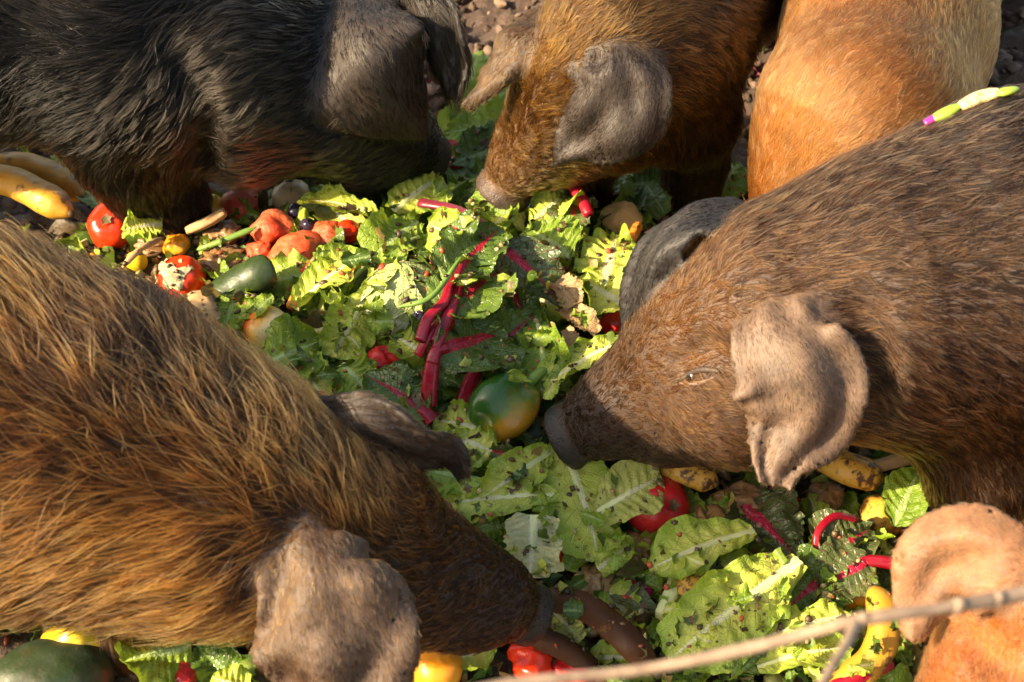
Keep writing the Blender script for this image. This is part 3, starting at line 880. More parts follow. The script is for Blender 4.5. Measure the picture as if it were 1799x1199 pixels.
def pig_tan():
    g = Pig('tan_pig')
    hd = style((0.085, 0.045, 0.022), (0.050, 0.022, 0.007), (0.36, 0.17, 0.045), 0.013)
    sn = style((0.095, 0.05, 0.028), (0.06, 0.027, 0.009), (0.33, 0.165, 0.055), 0.008)
    top = style((0.08, 0.04, 0.018), (0.065, 0.026, 0.007), (0.46, 0.22, 0.042), 0.022)
    b = style((0.035, 0.020, 0.012), (0.022, 0.011, 0.005), (0.19, 0.08, 0.021), 0.026)
    dk = style((0.028, 0.016, 0.011), (0.012, 0.0065, 0.004), (0.08, 0.035, 0.012), 0.020)
    nose = style((0.085, 0.055, 0.045), (0.05, 0.03, 0.02), (0.15, 0.09, 0.04), 0.003, 0.05, 0.8)
    ear = style((0.026, 0.016, 0.011), (0.011, 0.007, 0.0045), (0.045, 0.023, 0.010), 0.008, 0.6)
    g.snout((880, 343, .125), W(856, 388, .085) - W(922, 280, .175), 52, nose)
    g.chain(['nose', (940, 258, .195, 66), (984, 192, .265, 80), (1022, 122, .325, 96), (1090, 70, .35, 136), (1165, 25, .355, 154), (1240, -90, .36, 180), (1310, -260, .36, 188), (1365, -400, .35, 150)],
            [sn, sn, hd, top, b, b, b, b, b], 0.035)
    g.ball((1075, 225, .23, 80), hd | dict(tip=(0.22, 0.10, 0.03)), 0.04, t=(0.6, 0.5, -0.3))
    g.ball((1005, 268, .185, 50), sn, 0.035, t=(0.8, 0.4, 0.2))
    g.chain([(1170, 130, .285, 126), (1200, 195, .235, 92)], dk, 0.05)
    g.chain([(1218, 215, .21, 64), (1222, 285, .125, 43), (1210, 335, .075, 32), (1204, 356, .055, 35)], dk, 0.04)
    w = W(1165, 25, .355)
    g.leg(w + np.array((-0.06, 0.02, -0.08)), w + np.array((-0.09, 0.02, -0.345)), 0.06, dk, 0.02, (-0.3, -0.5, 0))
    w = W(1320, -280, .35)
    for sx in (-0.09, 0.1):
        g.leg(w + np.array((sx, 0.0, -0.05)), w + np.array((sx, 0.03, -0.35)), 0.085, dk, 0.04, (0.3, -0.6, 0))
    g.ear([(972, 40, .365, 34), (912, 72, .365, 44), (862, 134, .33, 30), (824, 188, .295, 6)], 30, ear | dict(skin=(0.06, 0.033, 0.018), root=(0.05, 0.024, 0.009), tip=(0.22, 0.105, 0.035), dens=1.0, len=0.010), 0.2, seed=3)
    g.ear([('s', 1092, 92, 0.002, 54), ('s', 1094, 138, 0.028, 88), ('s', 1074, 190, 0.044, 100), ('s', 1032, 232, 0.046, 68), ('s', 992, 265, 0.036, 24), ('s', 980, 276, 0.03, 8)], 5, ear, 0.30, seed=4)
    g.build('tan and brown pig facing the camera side with its muddy snout in lettuce', 'pigs feeding at the heap', 380000, 0.4, 0.17, 0.35, 0.007, 0.00036, under=0.5, seed=2)
    return g

def pig_ginger():
    g = Pig('ginger_pig', 0.007)
    b = style((0.20, 0.09, 0.036), (0.15, 0.058, 0.016), (0.46, 0.20, 0.058), 0.017)
    d = style((0.12, 0.05, 0.022), (0.08, 0.03, 0.010), (0.26, 0.10, 0.03), 0.015)
    g.chain([(1395, 470, .12, 52), (1420, 430, .17, 85), (1470, 340, .25, 135), (1520, 220, .32, 180), (1560, 60, .345, 170), (1590, -120, .355, 185), (1625, -330, .35, 190), (1650, -450, .34, 150)], [d, d, b, b, b, b, b, b], 0.05)
    g.chain([(1395, 225, .23, 74), (1385, 300, .13, 52), (1380, 360, .06, 38), (1380, 385, .03, 38)], d, 0.05)
    w = W(1520, 220, .32)
    g.leg(w + np.array((0.1, 0.02, -0.08)), w + np.array((0.1, 0.02, -0.32)), 0.07, d, 0.02, (0, -1, 0))
    w = W(1635, -350, .35)
    for sx in (-0.1, 0.1):
        g.leg(w + np.array((sx, 0.0, -0.05)), w + np.array((sx, 0.03, -0.35)), 0.09, d, 0.04, (0, -1, 0))
    g.build('smooth ginger pig behind the dark brown pig with only its trunk showing', 'pigs feeding at the heap', 380000, 0.35, 0.06, 0.2, 0.007, 0.00036, droop=0.1, under=0.8, seed=3)
    return g

def pig_dark():
    g = Pig('dark_brown_pig')
    b = style((0.050, 0.026, 0.015), (0.009, 0.0036, 0.0022), (0.30, 0.115, 0.038), 0.024)
    b2 = style((0.048, 0.034, 0.027), (0.009, 0.0048, 0.0032), (0.26, 0.126, 0.058), 0.022)
    hd = style((0.095, 0.045, 0.022), (0.034, 0.013, 0.0045), (0.36, 0.135, 0.036), 0.015)
    sn = style((0.035, 0.021, 0.015), (0.010, 0.005, 0.003), (0.055, 0.024, 0.010), 0.009)
    nose = style((0.015, 0.0125, 0.011), (0.015, 0.012, 0.012), (0.04, 0.03, 0.03), 0.003, 0.03, 0.9)
    leg = style((0.04, 0.022, 0.014), (0.022, 0.010, 0.005), (0.20, 0.085, 0.032), 0.018)
    ear = style((0.125, 0.075, 0.046), (0.05, 0.032, 0.021), (0.17, 0.105, 0.058), 0.009, 0.55)
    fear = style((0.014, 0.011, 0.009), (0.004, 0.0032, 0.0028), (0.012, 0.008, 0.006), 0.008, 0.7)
    g.snout((990, 773, .115), W(950, 797, .095) - W(1070, 735, .15), 62, nose)
    g.chain(['nose', (1085, 725, .16, 74), (1165, 680, .20, 98), (1265, 612, .255, 152), (1385, 560, .30, 200), (1580, 520, .315, 252), (1800, 470, .33, 296), (2100, 415, .345, 320), (2330, 375, .345, 290), (2450, 360, .34, 220)],
            [sn, sn, sn, hd, b, b, b2, b2, b2, b2], 0.035)
    g.ball((1180, 765, .165, 50), sn | dict(tip=(0.16, 0.07, 0.025)), 0.035, t=(0.9, 0.1, 0))
    g.ball((1290, 720, .22, 102), hd, 0.045, t=(0.9, 0.1, 0))
    g.ball((1222, 632, .245, 62), hd, 0.03, t=(0.8, 0.4, 0.1))
    # foreleg folded under the chest
    g.chain([(1700, 700, .21, 145), (1735, 820, .14, 92), (1700, 878, .075, 62), (1665, 905, .055, 45)], leg, 0.045)
    w = W(1600, 520, .31)
    g.leg(w + np.array((0.0, 0.09, -0.06)), w + np.array((-0.02, 0.10, -0.30)), 0.06, leg, 0.02, (-1, 0, 0))
    w = W(2300, 380, .345)
    for sy in (-0.10, 0.10):
        g.leg(w + np.array((0.02, sy, -0.05)), w + np.array((0.04, sy, -0.345)), 0.09, leg, 0.04, (-1, 0, 0))
    g.ear([(1300, 370, .38, 46), (1222, 386, .385, 52), (1156, 432, .36, 50), (1124, 504, .31, 44), (1118, 574, .26, 28), (1120, 604, .24, 12)], [50, 60, 45, 30, 20], fear, 0.3, seed=5)
    g.ear([('s', 1362, 546, 0.002, 68), ('s', 1374, 600, 0.028, 92), ('s', 1408, 672, 0.046, 122), ('s', 1404, 742, 0.054, 104), ('s', 1376, 802, 0.056, 60), ('s', 1362, 850, 0.05, 24)], 3, ear, 0.22, wave=0.007, seed=6)
    g.creases.append(([(1515, 560), (1535, 650), (1530, 740)], 0.022, 0.016))
    g.creases.append(([(1190, 640), (1240, 612), (1275, 620)], 0.008, 0.004))
    g.build('dark brown pig with a black wet snout, half closed eye and wrinkled grey ear', 'pigs feeding at the heap', 210000, 0.5, 0.12, 0.45, 0.006, 0.00034, tipvar=0.8, guard=0.32, under=0.28, seed=4)
    g.eye(1222, 662, 1190, 1268)
    return g

def pig_golden():
    g = Pig('golden_brown_pig')
    b = style((0.034, 0.017, 0.010), (0.016, 0.0062, 0.0028), (0.52, 0.185, 0.033), 0.058)
    hd = style((0.036, 0.020, 0.013), (0.020, 0.009, 0.0045), (0.20, 0.078, 0.024), 0.026)
    sn = style((0.034, 0.020, 0.014), (0.018, 0.009, 0.005), (0.09, 0.044, 0.02), 0.010)
    nose = style((0.015, 0.0125, 0.011), (0.015, 0.013, 0.012), (0.04, 0.03, 0.03), 0.003, 0.03, 0.9)
    leg = style((0.04, 0.024, 0.014), (0.025, 0.011, 0.005), (0.25, 0.115, 0.036), 0.026)
    ear = style((0.065, 0.036, 0.021), (0.035, 0.018, 0.009), (0.25, 0.12, 0.045), 0.011, 0.6)
    fear = style((0.022, 0.014, 0.010), (0.010, 0.006, 0.004), (0.06, 0.03, 0.015), 0.016, 0.6)
    g.snout((940, 1085, .105), W(995, 1108, .085) - W(860, 1045, .15), 58, nose)
    g.chain(['nose', (855, 1050, .155, 70), (760, 1010, .20, 95), (635, 955, .25, 138), (500, 905, .285, 188), (350, 862, .31, 228), (150, 790, .33, 280), (-100, 740, .34, 325), (-420, 690, .345, 340), (-620, 650, .34, 300), (-720, 615, .335, 240)],
            [sn, sn, sn, hd, b, b, b, b, b, b, b], 0.035)
    rg = b | dict(root=(0.012, 0.005, 0.0025), tip=(0.20, 0.072, 0.018), skin=(0.028, 0.014, 0.009))
    for q in ((-120, 360, .50), (0, 395, .49), (110, 430, .48), (220, 500, .46), (320, 580, .44), (420, 655, .42), (510, 720, .40)):
        g.anchor(W(*q), W(q[0] - 60, q[1] - 30, q[2]) - W(*q), 0.062, rg)
    g.ball((800, 1092, .15, 44), sn, 0.035, t=(-0.9, 0.1, 0))
    g.ball((690, 1055, .20, 80), hd, 0.045, t=(-0.9, 0.2, 0))
    g.ball((618, 895, .285, 86), hd, 0.05, t=(-0.8, 0.3, 0.1))
    w = W(250, 830, .31)
    g.leg(w + np.array((-0.03, -0.01, -0.06)), w + np.array((-0.05, 0.02, -0.30)), 0.06, leg, 0.02, (1, 0, 0))
    g.leg(w + np.array((-0.08, 0.12, -0.06)), w + np.array((-0.08, 0.14, -0.29)), 0.055, leg, 0.02, (1, 0, 0))
    w = W(-560, 630, .345)
    for sy in (-0.11, 0.11):
        g.leg(w + np.array((0.02, sy, -0.05)), w + np.array((-0.02, sy, -0.345)), 0.10, leg, 0.04, (1, 0, 0))
    g.ear([(570, 752, .355, 50), (648, 750, .37, 58), (728, 782, .345, 46), (790, 800, .31, 32), (816, 832, .285, 12)], [30, 38, 34, 30, 30], fear, 0.25, seed=7)
    g.ear([('s', 562, 945, 0.004, 72), ('s', 560, 1000, 0.032, 105), (578, 1080, .315, 145), (588, 1160, .285, 156), (598, 1240, .24, 105), (600, 1275, .215, 40)], 4, ear, 0.30, wave=0.006, seed=8)
    g.build('long haired brown pig with golden tipped bristles and a broad hanging ear', 'pigs feeding at the heap', 300000, 0.6, 0.17, 0.55, 0.0075, 0.00040, tipvar=0.75, guard=0.24, under=0.24, seed=5)
    return g

def pig_red():
    g = Pig('red_pig')
    b = style((0.20, 0.07, 0.03), (0.17, 0.05, 0.015), (0.44, 0.14, 0.04), 0.018)
    ear = style((0.21, 0.095, 0.042), (0.15, 0.07, 0.027), (0.46, 0.22, 0.085), 0.008, 0.45)
    nose = style((0.10, 0.05, 0.04), (0.1, 0.04, 0.03), (0.2, 0.1, 0.05), 0.004, 0.05, 0.8)
    g.snout((1630, 1468, .09), W(1610, 1510, .07) - W(1680, 1380, .15), 62, nose)
    g.chain(['nose', (1680, 1395, .14, 88), (1730, 1300, .20, 112), (1785, 1195, .25, 130), (1865, 1115, .285, 158), (2000, 1065, .31, 205), (2250, 1000, .33, 255), (2500, 960, .33, 230), (2600, 945, .325, 170)], b, 0.045)
    w = W(2000, 1060, .31)
    for sy in (-0.09, 0.09):
        g.leg(w + np.array((0.0, sy, -0.06)), w + np.array((-0.02, sy, -0.30)), 0.06, b, 0.02, (-1, 0, 0))
    w = W(2480, 965, .33)
    for sy in (-0.09, 0.09):
        g.leg(w + np.array((0.0, sy, -0.06)), w + np.array((0.02, sy, -0.33)), 0.08, b, 0.03, (-1, 0, 0))
    g.ear([(1840, 1030, .36, 50), (1780, 1002, .375, 74), (1712, 985, .37, 96), (1655, 1000, .35, 90), (1620, 1062, .32, 54), (1606, 1122, .30, 14)], 4, ear, 0.28, wave=0.005, seed=10)
    g.creases.append(([(1700, 1110), (1740, 1150), (1790, 1160)], 0.016, 0.010))
    g.build('reddish ginger pig with a pale tan folded ear behind the bare twig', 'pigs feeding at the heap', 340000, 0.4, 0.12, 0.3, 0.007, 0.0004, under=0.75, seed=6)
    return g

PIGS = [f() for f in (pig_black, pig_tan, pig_ginger, pig_dark, pig_golden, pig_red)]

# ------------------------------------------------------------------ leaves
PROF = {
    'romaine': lambda u: np.interp(u, [0, .08, .3, .62, .85, .95, 1], [.26, .40, .72, 1.0, .86, .55, .12]),
    'round':   lambda u: np.interp(u, [0, .06, .25, .5, .75, .92, 1], [.12, .45, .92, 1.0, .84, .45, .06]),
    'chard':   lambda u: np.interp(u, [0, .05, .2, .42, .7, .9, 1], [.10, .48, .95, 1.0, .76, .36, .04]),
    'torn':    lambda u: np.interp(u, [0, .1, .35, .6, .85, 1], [.55, .8, .95, 1.0, .9, .5]),
}
def smooth_prof(kind, u):
    uu = np.linspace(0, 1, 200); w = PROF[kind](uu)
    w = np.convolve(np.pad(w, 8, mode='edge'), np.ones(17) / 17, 'valid')
    return np.interp(u, uu, w)

def leaf(name, mat, base, tip, wpx, label, cat, dz=(0.02, 0.02), roll=0.0, curl=0.5, ruffle=0.16, bend=0.08, tipcurl=0.0,
         kind='romaine', rib='rib', ribw=0.16, seed=0, group=None, stem=None, stem_r=0.006, crinkle=0.0022, jag=0.035, nu=64, nv=29, pleat=0.035, twist=0.0):
    pb, pt = G(base[0], base[1], dz[0]), G(tip[0], tip[1], dz[1])
    X = pt - pb; L = np.linalg.norm(X); ex = X / L
    mid = (pb + pt) / 2
    hw = 0.5 * m_of(wpx * (1.2 if nu > 30 else 1.1), mid)
    if twist == 0.0 and nu > 30: twist = (((seed * 37) % 11) - 5) * 0.06
    ez = nrm(np.array((0, 0, 1.0)) * 0.55 - FWD * 0.45); ey = nrm(np.cross(ez, ex)); ez = np.cross(ex, ey)
    w1, w2, w3, w4 = Wave(2, 26, 10, seed * 7 + 1), Wave(2, 150, 14, seed * 7 + 2), Wave(1, 60, 10, seed * 7 + 3), Wave(2, 55, 12, seed * 7 + 4)
    def surf(u, v):
        pr = smooth_prof(kind, u) * hw
        side = np.sign(v)
        jg = 1 + jag * np.abs(v) ** 5 * w3((u + side * 3.1)[..., None] * 0.7) + 0.10 * np.abs(v) ** 3 * w3((u * 0.16 + side * 1.7)[..., None])
        th = v * curl
        yy = pr * np.sin(th) / max(curl, 1e-3) * jg if curl > 0.02 else pr * v * jg
        zz = pr * (1 - np.cos(th)) / max(curl, 1e-3)
        e = np.stack([u * 1.0 * L / max(hw, 1e-3) * 0.35, side * 2.0 + 0 * u], -1)
        zz = zz + ruffle * hw * np.abs(v) ** 2.2 * w1(e * np.array((0.45, 1.0)))
        zz = zz + ruffle * 0.35 * hw * np.abs(v) ** 3.5 * w1(e * np.array((1.3, 1.0)) + 5.0)
        zz = zz + pleat * hw * np.clip(np.abs(v) * 2.5, 0, 1) * (1 - 0.7 * np.abs(v) ** 3) * np.sin(6.283 * (u * (7 + seed % 4) - np.abs(v) * 1.1) + 1.5 * w4(np.stack([u * L, v * hw], -1)))
        q = np.stack([u * L, v * pr], -1)
        zz = zz + crinkle * (w2(q) * 0.6 + w4(q) * 0.8) * np.clip(np.abs(v) * 3.5, 0.1, 1)
        zz = zz + bend * L * 4 * u * (1 - u) + tipcurl * L * np.clip(u - 0.55, 0, 1) ** 2 * 4
        xx = u * L + 0.05 * hw * np.abs(v) ** 3 * w3((u * 0.8 + side)[..., None])
        a = math.radians(roll) + twist * u
        y2 = yy * np.cos(a) - zz * np.sin(a); z2 = yy * np.sin(a) + zz * np.cos(a)
        P = pb + xx[..., None] * ex + y2[..., None] * ey + z2[..., None] * ez
        fl = H(P[..., 0], P[..., 1]) + 0.003
        P[..., 2] = np.where(P[..., 2] < fl, fl + (P[..., 2] - fl) * 0.12, P[..., 2])
        return P
    u = np.linspace(0, 1, nu); v = np.linspace(-1, 1, nv)
    U, Vv = np.meshgrid(u, v, indexing='ij')
    P = surf(U, Vv).reshape(-1, 3)
    me = mesh_np(name, P - pb, grid_faces(nu, nv), MAT[mat])
    set_uv(me, np.stack([U.ravel(), (Vv.ravel() + 1) / 2], -1))
    o = link(name, me); o.location = pb
    tag(o, label, cat, group)
    if rib:
        nr = 24; ur = np.linspace(0, 0.86, nr); k = 7
        half = np.clip(ribw * 0.9 * (1 - ur / 0.88), 0.010, 1) * hw
        rows = []
        for j in range(k):
            t = -1 + 2 * j / (k - 1)
            pr = smooth_prof(kind, ur) * hw
            S = surf(ur, np.clip(t * half / pr, -0.9, 0.9))
            a = math.radians(roll) + twist * ur
            n = -np.sin(a)[:, None] * ey + np.cos(a)[:, None] * ez
            rows.append(S + n * ((half * 0.30) * math.sqrt(max(0, 1 - t * t)) - 0.0006)[:, None])
        R = np.stack(rows, 1).reshape(-1, 3)
        link('midrib', mesh_np('midrib', R - pb, grid_faces(nr, k), MAT[rib]), o)
    if stem:
        pts = [G(a, b, d) for a, b, d in stem] + [pb, surf(np.array([0.12]), np.array([0.0]))[0]]
        pa = spline(pts, 26); tt = np.linspace(0, 1, 26)
        V, F = tube(pa, stem_r * (1.15 - 0.45 * tt), 16, squash=0.7, prof=lambda a: 1 - 0.22 * np.exp(-((a - np.pi / 2) / 0.5) ** 2) + 0.05 * np.cos(6 * a))
        link('stem', mesh_np('stem', V - pb, F, MAT['stem_red' if rib in ('stem_red', 'stem_dark') else 'rib'] if rib != 'stem_dark' else MAT['stem_dark']), o)
    return o

LF = 'lettuce leaf'
R_ = 'romaine_leaf'
leaves = [
    # name, mat, base, tip, width, label, category, options
    (R_, 'romaine', (676, 392), (526, 352), 66, 'bright romaine leaf with thick white rib lying over crushed tomatoes', LF, dict(dz=(.045, .05), roll=28, curl=.9, ruffle=.10)),
    (R_, 'romaine', (522, 545), (640, 448), 92, 'cupped yellow green romaine leaf standing on edge beside the crushed tomatoes', LF, dict(dz=(.03, .045), roll=-30, curl=1.0)),
    (R_, 'romaine', (655, 505), (582, 628), 92, 'romaine leaf with pale rib leaning on the cabbage head', LF, dict(dz=(.055, .02), roll=-12, curl=.5)),
    (R_, 'romaine', (690, 372), (775, 310), 92, 'sunlit frilly romaine leaf under the black pig\'s snout', LF, dict(dz=(.035, .05), roll=10, curl=.5, ruffle=.3)),
    ('lettuce_leaf', 'green', (432, 660), (560, 600), 105, 'frilly green lettuce leaf beside the yellow potato', LF, dict(dz=(.02, .04), ruffle=.35, curl=.4, rib='rib_green')),
    (R_, 'romaine', (860, 452), (752, 395), 70, 'curled pale lettuce leaf draped over the red chard stems', LF, dict(dz=(.07, .085), roll=-10, ruffle=.3, bend=.18)),
    (R_, 'romaine', (1102, 598), (940, 692), 72, 'long pale romaine leaf along the dark pig\'s nose bridge', LF, dict(dz=(.07, .045), roll=16, curl=.8, ruffle=.16)),
    ('lettuce_leaf', 'romaine', (1105, 545), (1010, 490), 96, 'crumpled light green lettuce leaf beside the dry corn husks', LF, dict(dz=(.05, .055), ruffle=.35, kind='round', rib='rib_green', ribw=.06)),
    ('lettuce_leaf', 'romaine', (1060, 505), (1085, 415), 110, 'frilly sunlit lettuce leaf touching the dark pig\'s black ear', LF, dict(dz=(.06, .065), ruffle=.45, kind='round', rib='rib_green', ribw=.06)),
    (R_, 'romaine', (982, 872), (772, 892), 82, 'long romaine leaf with straight pale rib beside the single cherry tomato', LF, dict(dz=(.05, .03), roll=6, curl=.35, ruffle=.14)),
    (R_, 'romaine', (985, 772), (1052, 985), 122, 'broad romaine leaf spread out right under the cherry tomato', LF, dict(dz=(.035, .035), roll=0, curl=.25, ruffle=.18)),
    (R_, 'romaine', (965, 795), (845, 876), 84, 'pale speckled romaine leaf below the bell pepper', LF, dict(dz=(.04, .045), roll=-14, curl=.6, ruffle=.2)),
    (R_, 'romaine_spotted', (1045, 905), (1162, 838), 96, 'romaine leaf covered in brown spots leaning on the big red tomato', LF, dict(dz=(.05, .06), roll=-6, curl=.4, ruffle=.16)),
    (R_, 'romaine_pale', (938, 905), (930, 1015), 96, 'whitish wilted lettuce leaf with brown torn edge', LF, dict(dz=(.055, .035), curl=.4, ruffle=.2, kind='torn')),
    ('lettuce_leaf', 'romaine', (885, 765), (762, 738), 64, 'crumpled pale lettuce leaf squeezed between pepper and hairy ear', LF, dict(dz=(.03, .03), ruffle=.4, kind='torn')),
    ('lettuce_leaf', 'romaine', (800, 770), (880, 800), 70, 'small ruffled lettuce leaf just under the bell pepper', LF, dict(dz=(.03, .03), ruffle=.45, kind='round', ribw=.06)),
    (R_, 'romaine', (1325, 932), (1140, 1000), 92, 'clean romaine leaf with white rib in front of the mushy banana', LF, dict(dz=(.055, .05), roll=10, curl=.45, ruffle=.15)),
    (R_, 'romaine', (1404, 985), (1175, 1160), 138, 'largest romaine leaf lying across the spotted banana peel', LF, dict(dz=(.065, .04), roll=-6, curl=.35, ruffle=.13)),
    (R_, 'romaine', (1505, 1080), (1330, 1128), 72, 'romaine leaf half hidden under the bare twig', LF, dict(dz=(.045, .045), roll=10, curl=.5)),
    (R_, 'romaine', (1330, 1170), (1495, 1138), 74, 'sunlit romaine leaf below the twig beside a yellow banana', LF, dict(dz=(.04, .045), roll=-8, curl=.5)),
    ('lettuce_leaf', 'green', (860, 850), (738, 828), 92, 'dark green lettuce leaf under the far ear of the golden brown pig', LF, dict(dz=(.02, .02), ruffle=.3, kind='round', rib='rib_green')),
    ('lettuce_leaf', 'green', (900, 915), (790, 950), 112, 'bluish green wilted leaf along the golden brown pig\'s forehead', LF, dict(dz=(.02, .015), ruffle=.25, kind='round', rib='rib_green', ribw=.05)),
    ('lettuce_leaf', 'romaine', (1050, 1000), (1112, 958), 46, 'small torn yellow green leaf near a red pepper scrap', LF, dict(dz=(.03, .03), ruffle=.3, kind='torn', ribw=.06)),
    ('lettuce_leaf', 'romaine_spotted', (965, 1070), (1022, 1125), 42, 'speckled leaf scrap beside the golden brown pig\'s nose', LF, dict(dz=(.03, .03), kind='torn', ribw=.05)),
    ('lettuce_leaf', 'romaine', (870, 1135), (782, 1165), 66, 'frilly lettuce leaf under the golden brown pig\'s chin', LF, dict(dz=(.025, .025), ruffle=.5, kind='round', ribw=.06)),
    ('lettuce_leaf', 'green', (335, 1135), (215, 1165), 110, 'frilly green lettuce leaf beside the yellow bell pepper', LF, dict(dz=(.04, .04), ruffle=.55, kind='round', rib='rib_green', ribw=.05, crinkle=.005)),
    ('spinach_leaf', 'dark', (420, 1205), (345, 1140), 74, 'crinkled dark spinach leaf below the broad hanging ear', 'leaf', dict(dz=(.05, .05), kind='round', rib='rib_green', ribw=.05, crinkle=.005)),
    ('lettuce_leaf', 'romaine', (440, 1215), (372, 1190), 70, 'bright yellow green leaf beside the crinkled spinach leaf', LF, dict(dz=(.07, .08), ruffle=.35, kind='round', ribw=.08)),
    ('lettuce_leaf', 'green', (815, 195), (842, 88), 74, 'upright pale green leaf between the two pigs\' ears', 'leaf', dict(dz=(.02, .06), kind='round', rib='rib_green', ribw=.08, curl=.3)),
    ('spinach_leaf', 'green', (795, 225), (912, 150), 100, 'large smooth green leaf behind the tan pig\'s pointed ear', 'leaf', dict(dz=(.03, .05), kind='chard', rib='rib_green', ribw=.07)),
    ('spinach_leaf', 'green', (905, 225), (780, 235), 88, 'broad green leaf lying between black and tan snouts', 'leaf', dict(dz=(.05, .05), kind='chard', rib='rib_green', ribw=.06)),
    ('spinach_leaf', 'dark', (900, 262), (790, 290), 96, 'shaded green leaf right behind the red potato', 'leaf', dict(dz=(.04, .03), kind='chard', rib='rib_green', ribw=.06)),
    ('spinach_leaf', 'green', (1262, 345), (1300, 285), 74, 'green leaf lying by the tan pig\'s foreleg', 'leaf', dict(dz=(.02, .05), kind='chard', rib='rib_green', ribw=.06)),
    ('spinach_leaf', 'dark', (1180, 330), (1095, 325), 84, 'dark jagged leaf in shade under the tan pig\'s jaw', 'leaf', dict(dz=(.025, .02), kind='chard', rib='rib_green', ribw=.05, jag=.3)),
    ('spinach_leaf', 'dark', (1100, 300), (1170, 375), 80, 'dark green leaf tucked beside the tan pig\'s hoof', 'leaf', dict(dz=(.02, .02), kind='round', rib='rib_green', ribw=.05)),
    ('lettuce_leaf', 'green', (735, 390), (650, 455), 92, 'green romaine leaf between crushed tomatoes and cabbage', LF, dict(dz=(.055, .04), ruffle=.25, rib='rib_green', ribw=.08)),
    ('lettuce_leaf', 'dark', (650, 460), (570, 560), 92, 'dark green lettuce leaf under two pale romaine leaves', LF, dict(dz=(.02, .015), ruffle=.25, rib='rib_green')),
    ('lettuce_leaf', 'green', (600, 640), (660, 700), 74, 'shaded green leaf hanging above the golden brown pig\'s ear', LF, dict(dz=(.03, .02), ruffle=.3, kind='round', rib='rib_green')),
    ('lettuce_leaf', 'romaine', (745, 620), (690, 590), 66, 'wilted yellow leaf peeling off the cabbage foot', LF, dict(dz=(.05, .05), ruffle=.4, kind='round', ribw=.05)),
    ('lettuce_leaf', 'green', (945, 555), (965, 700), 84, 'folded green romaine leaf between chard and dry husks', LF, dict(dz=(.06, .045), roll=10, curl=.9, ruffle=.3, rib='rib')),
    ('lettuce_leaf', 'green', (905, 390), (830, 345), 84, 'green leaf under the tan pig\'s snout disc', LF, dict(dz=(.04, .05), kind='round', ruffle=.25, rib='rib_green', ribw=.06)),
    ('lettuce_leaf', 'romaine', (940, 385), (1010, 340), 74, 'ruffled yellow green lettuce leaf at the tan pig\'s lips', LF, dict(dz=(.05, .055), kind='round', ruffle=.55, ribw=.05)),
    ('lettuce_leaf', 'green', (1000, 455), (925, 400), 108, 'veined light green leaf between chard stem and lettuce', LF, dict(dz=(.055, .06), kind='chard', rib='stem_dark', ribw=.035)),
    ('cabbage_leaf', 'green', (1570, 925), (1618, 822), 84, 'light green cabbage leaf in front of the folded foreleg', 'leaf', dict(dz=(.03, .06), kind='round', rib='rib_green', ribw=.06, curl=.9)),
    ('lettuce_leaf', 'green', (420, 510), (395, 580), 70, 'small arugula leaf beside the zucchini end', 'leaf', dict(dz=(.04, .035), jag=.35, rib='rib_green', ribw=.06)),
    ('lettuce_leaf', 'green', (480, 520), (440, 560), 40, 'narrow green leaf between zucchini and blushing fruit', 'leaf', dict(dz=(.06, .04), rib='rib_green', ribw=.06)),
    ('lettuce_leaf', 'romaine', (285, 395), (215, 405), 56, 'fresh light green sprig over the red tomato', 'leaf', dict(dz=(.05, .06), jag=.3, ruffle=.4, kind='round', ribw=.1)),
    ('spinach_leaf', 'green', (180, 370), (150, 335), 44, 'small green leaf between banana tips and black hoof', 'leaf', dict(dz=(.03, .03), kind='round', rib='rib_green', ribw=.06)),
    ('lettuce_leaf', 'romaine', (20, 250), (105, 238), 50, 'bright green leaf scrap behind the bananas', 'leaf', dict(dz=(.02, .02), ruffle=.5, kind='round', ribw=.05)),
]
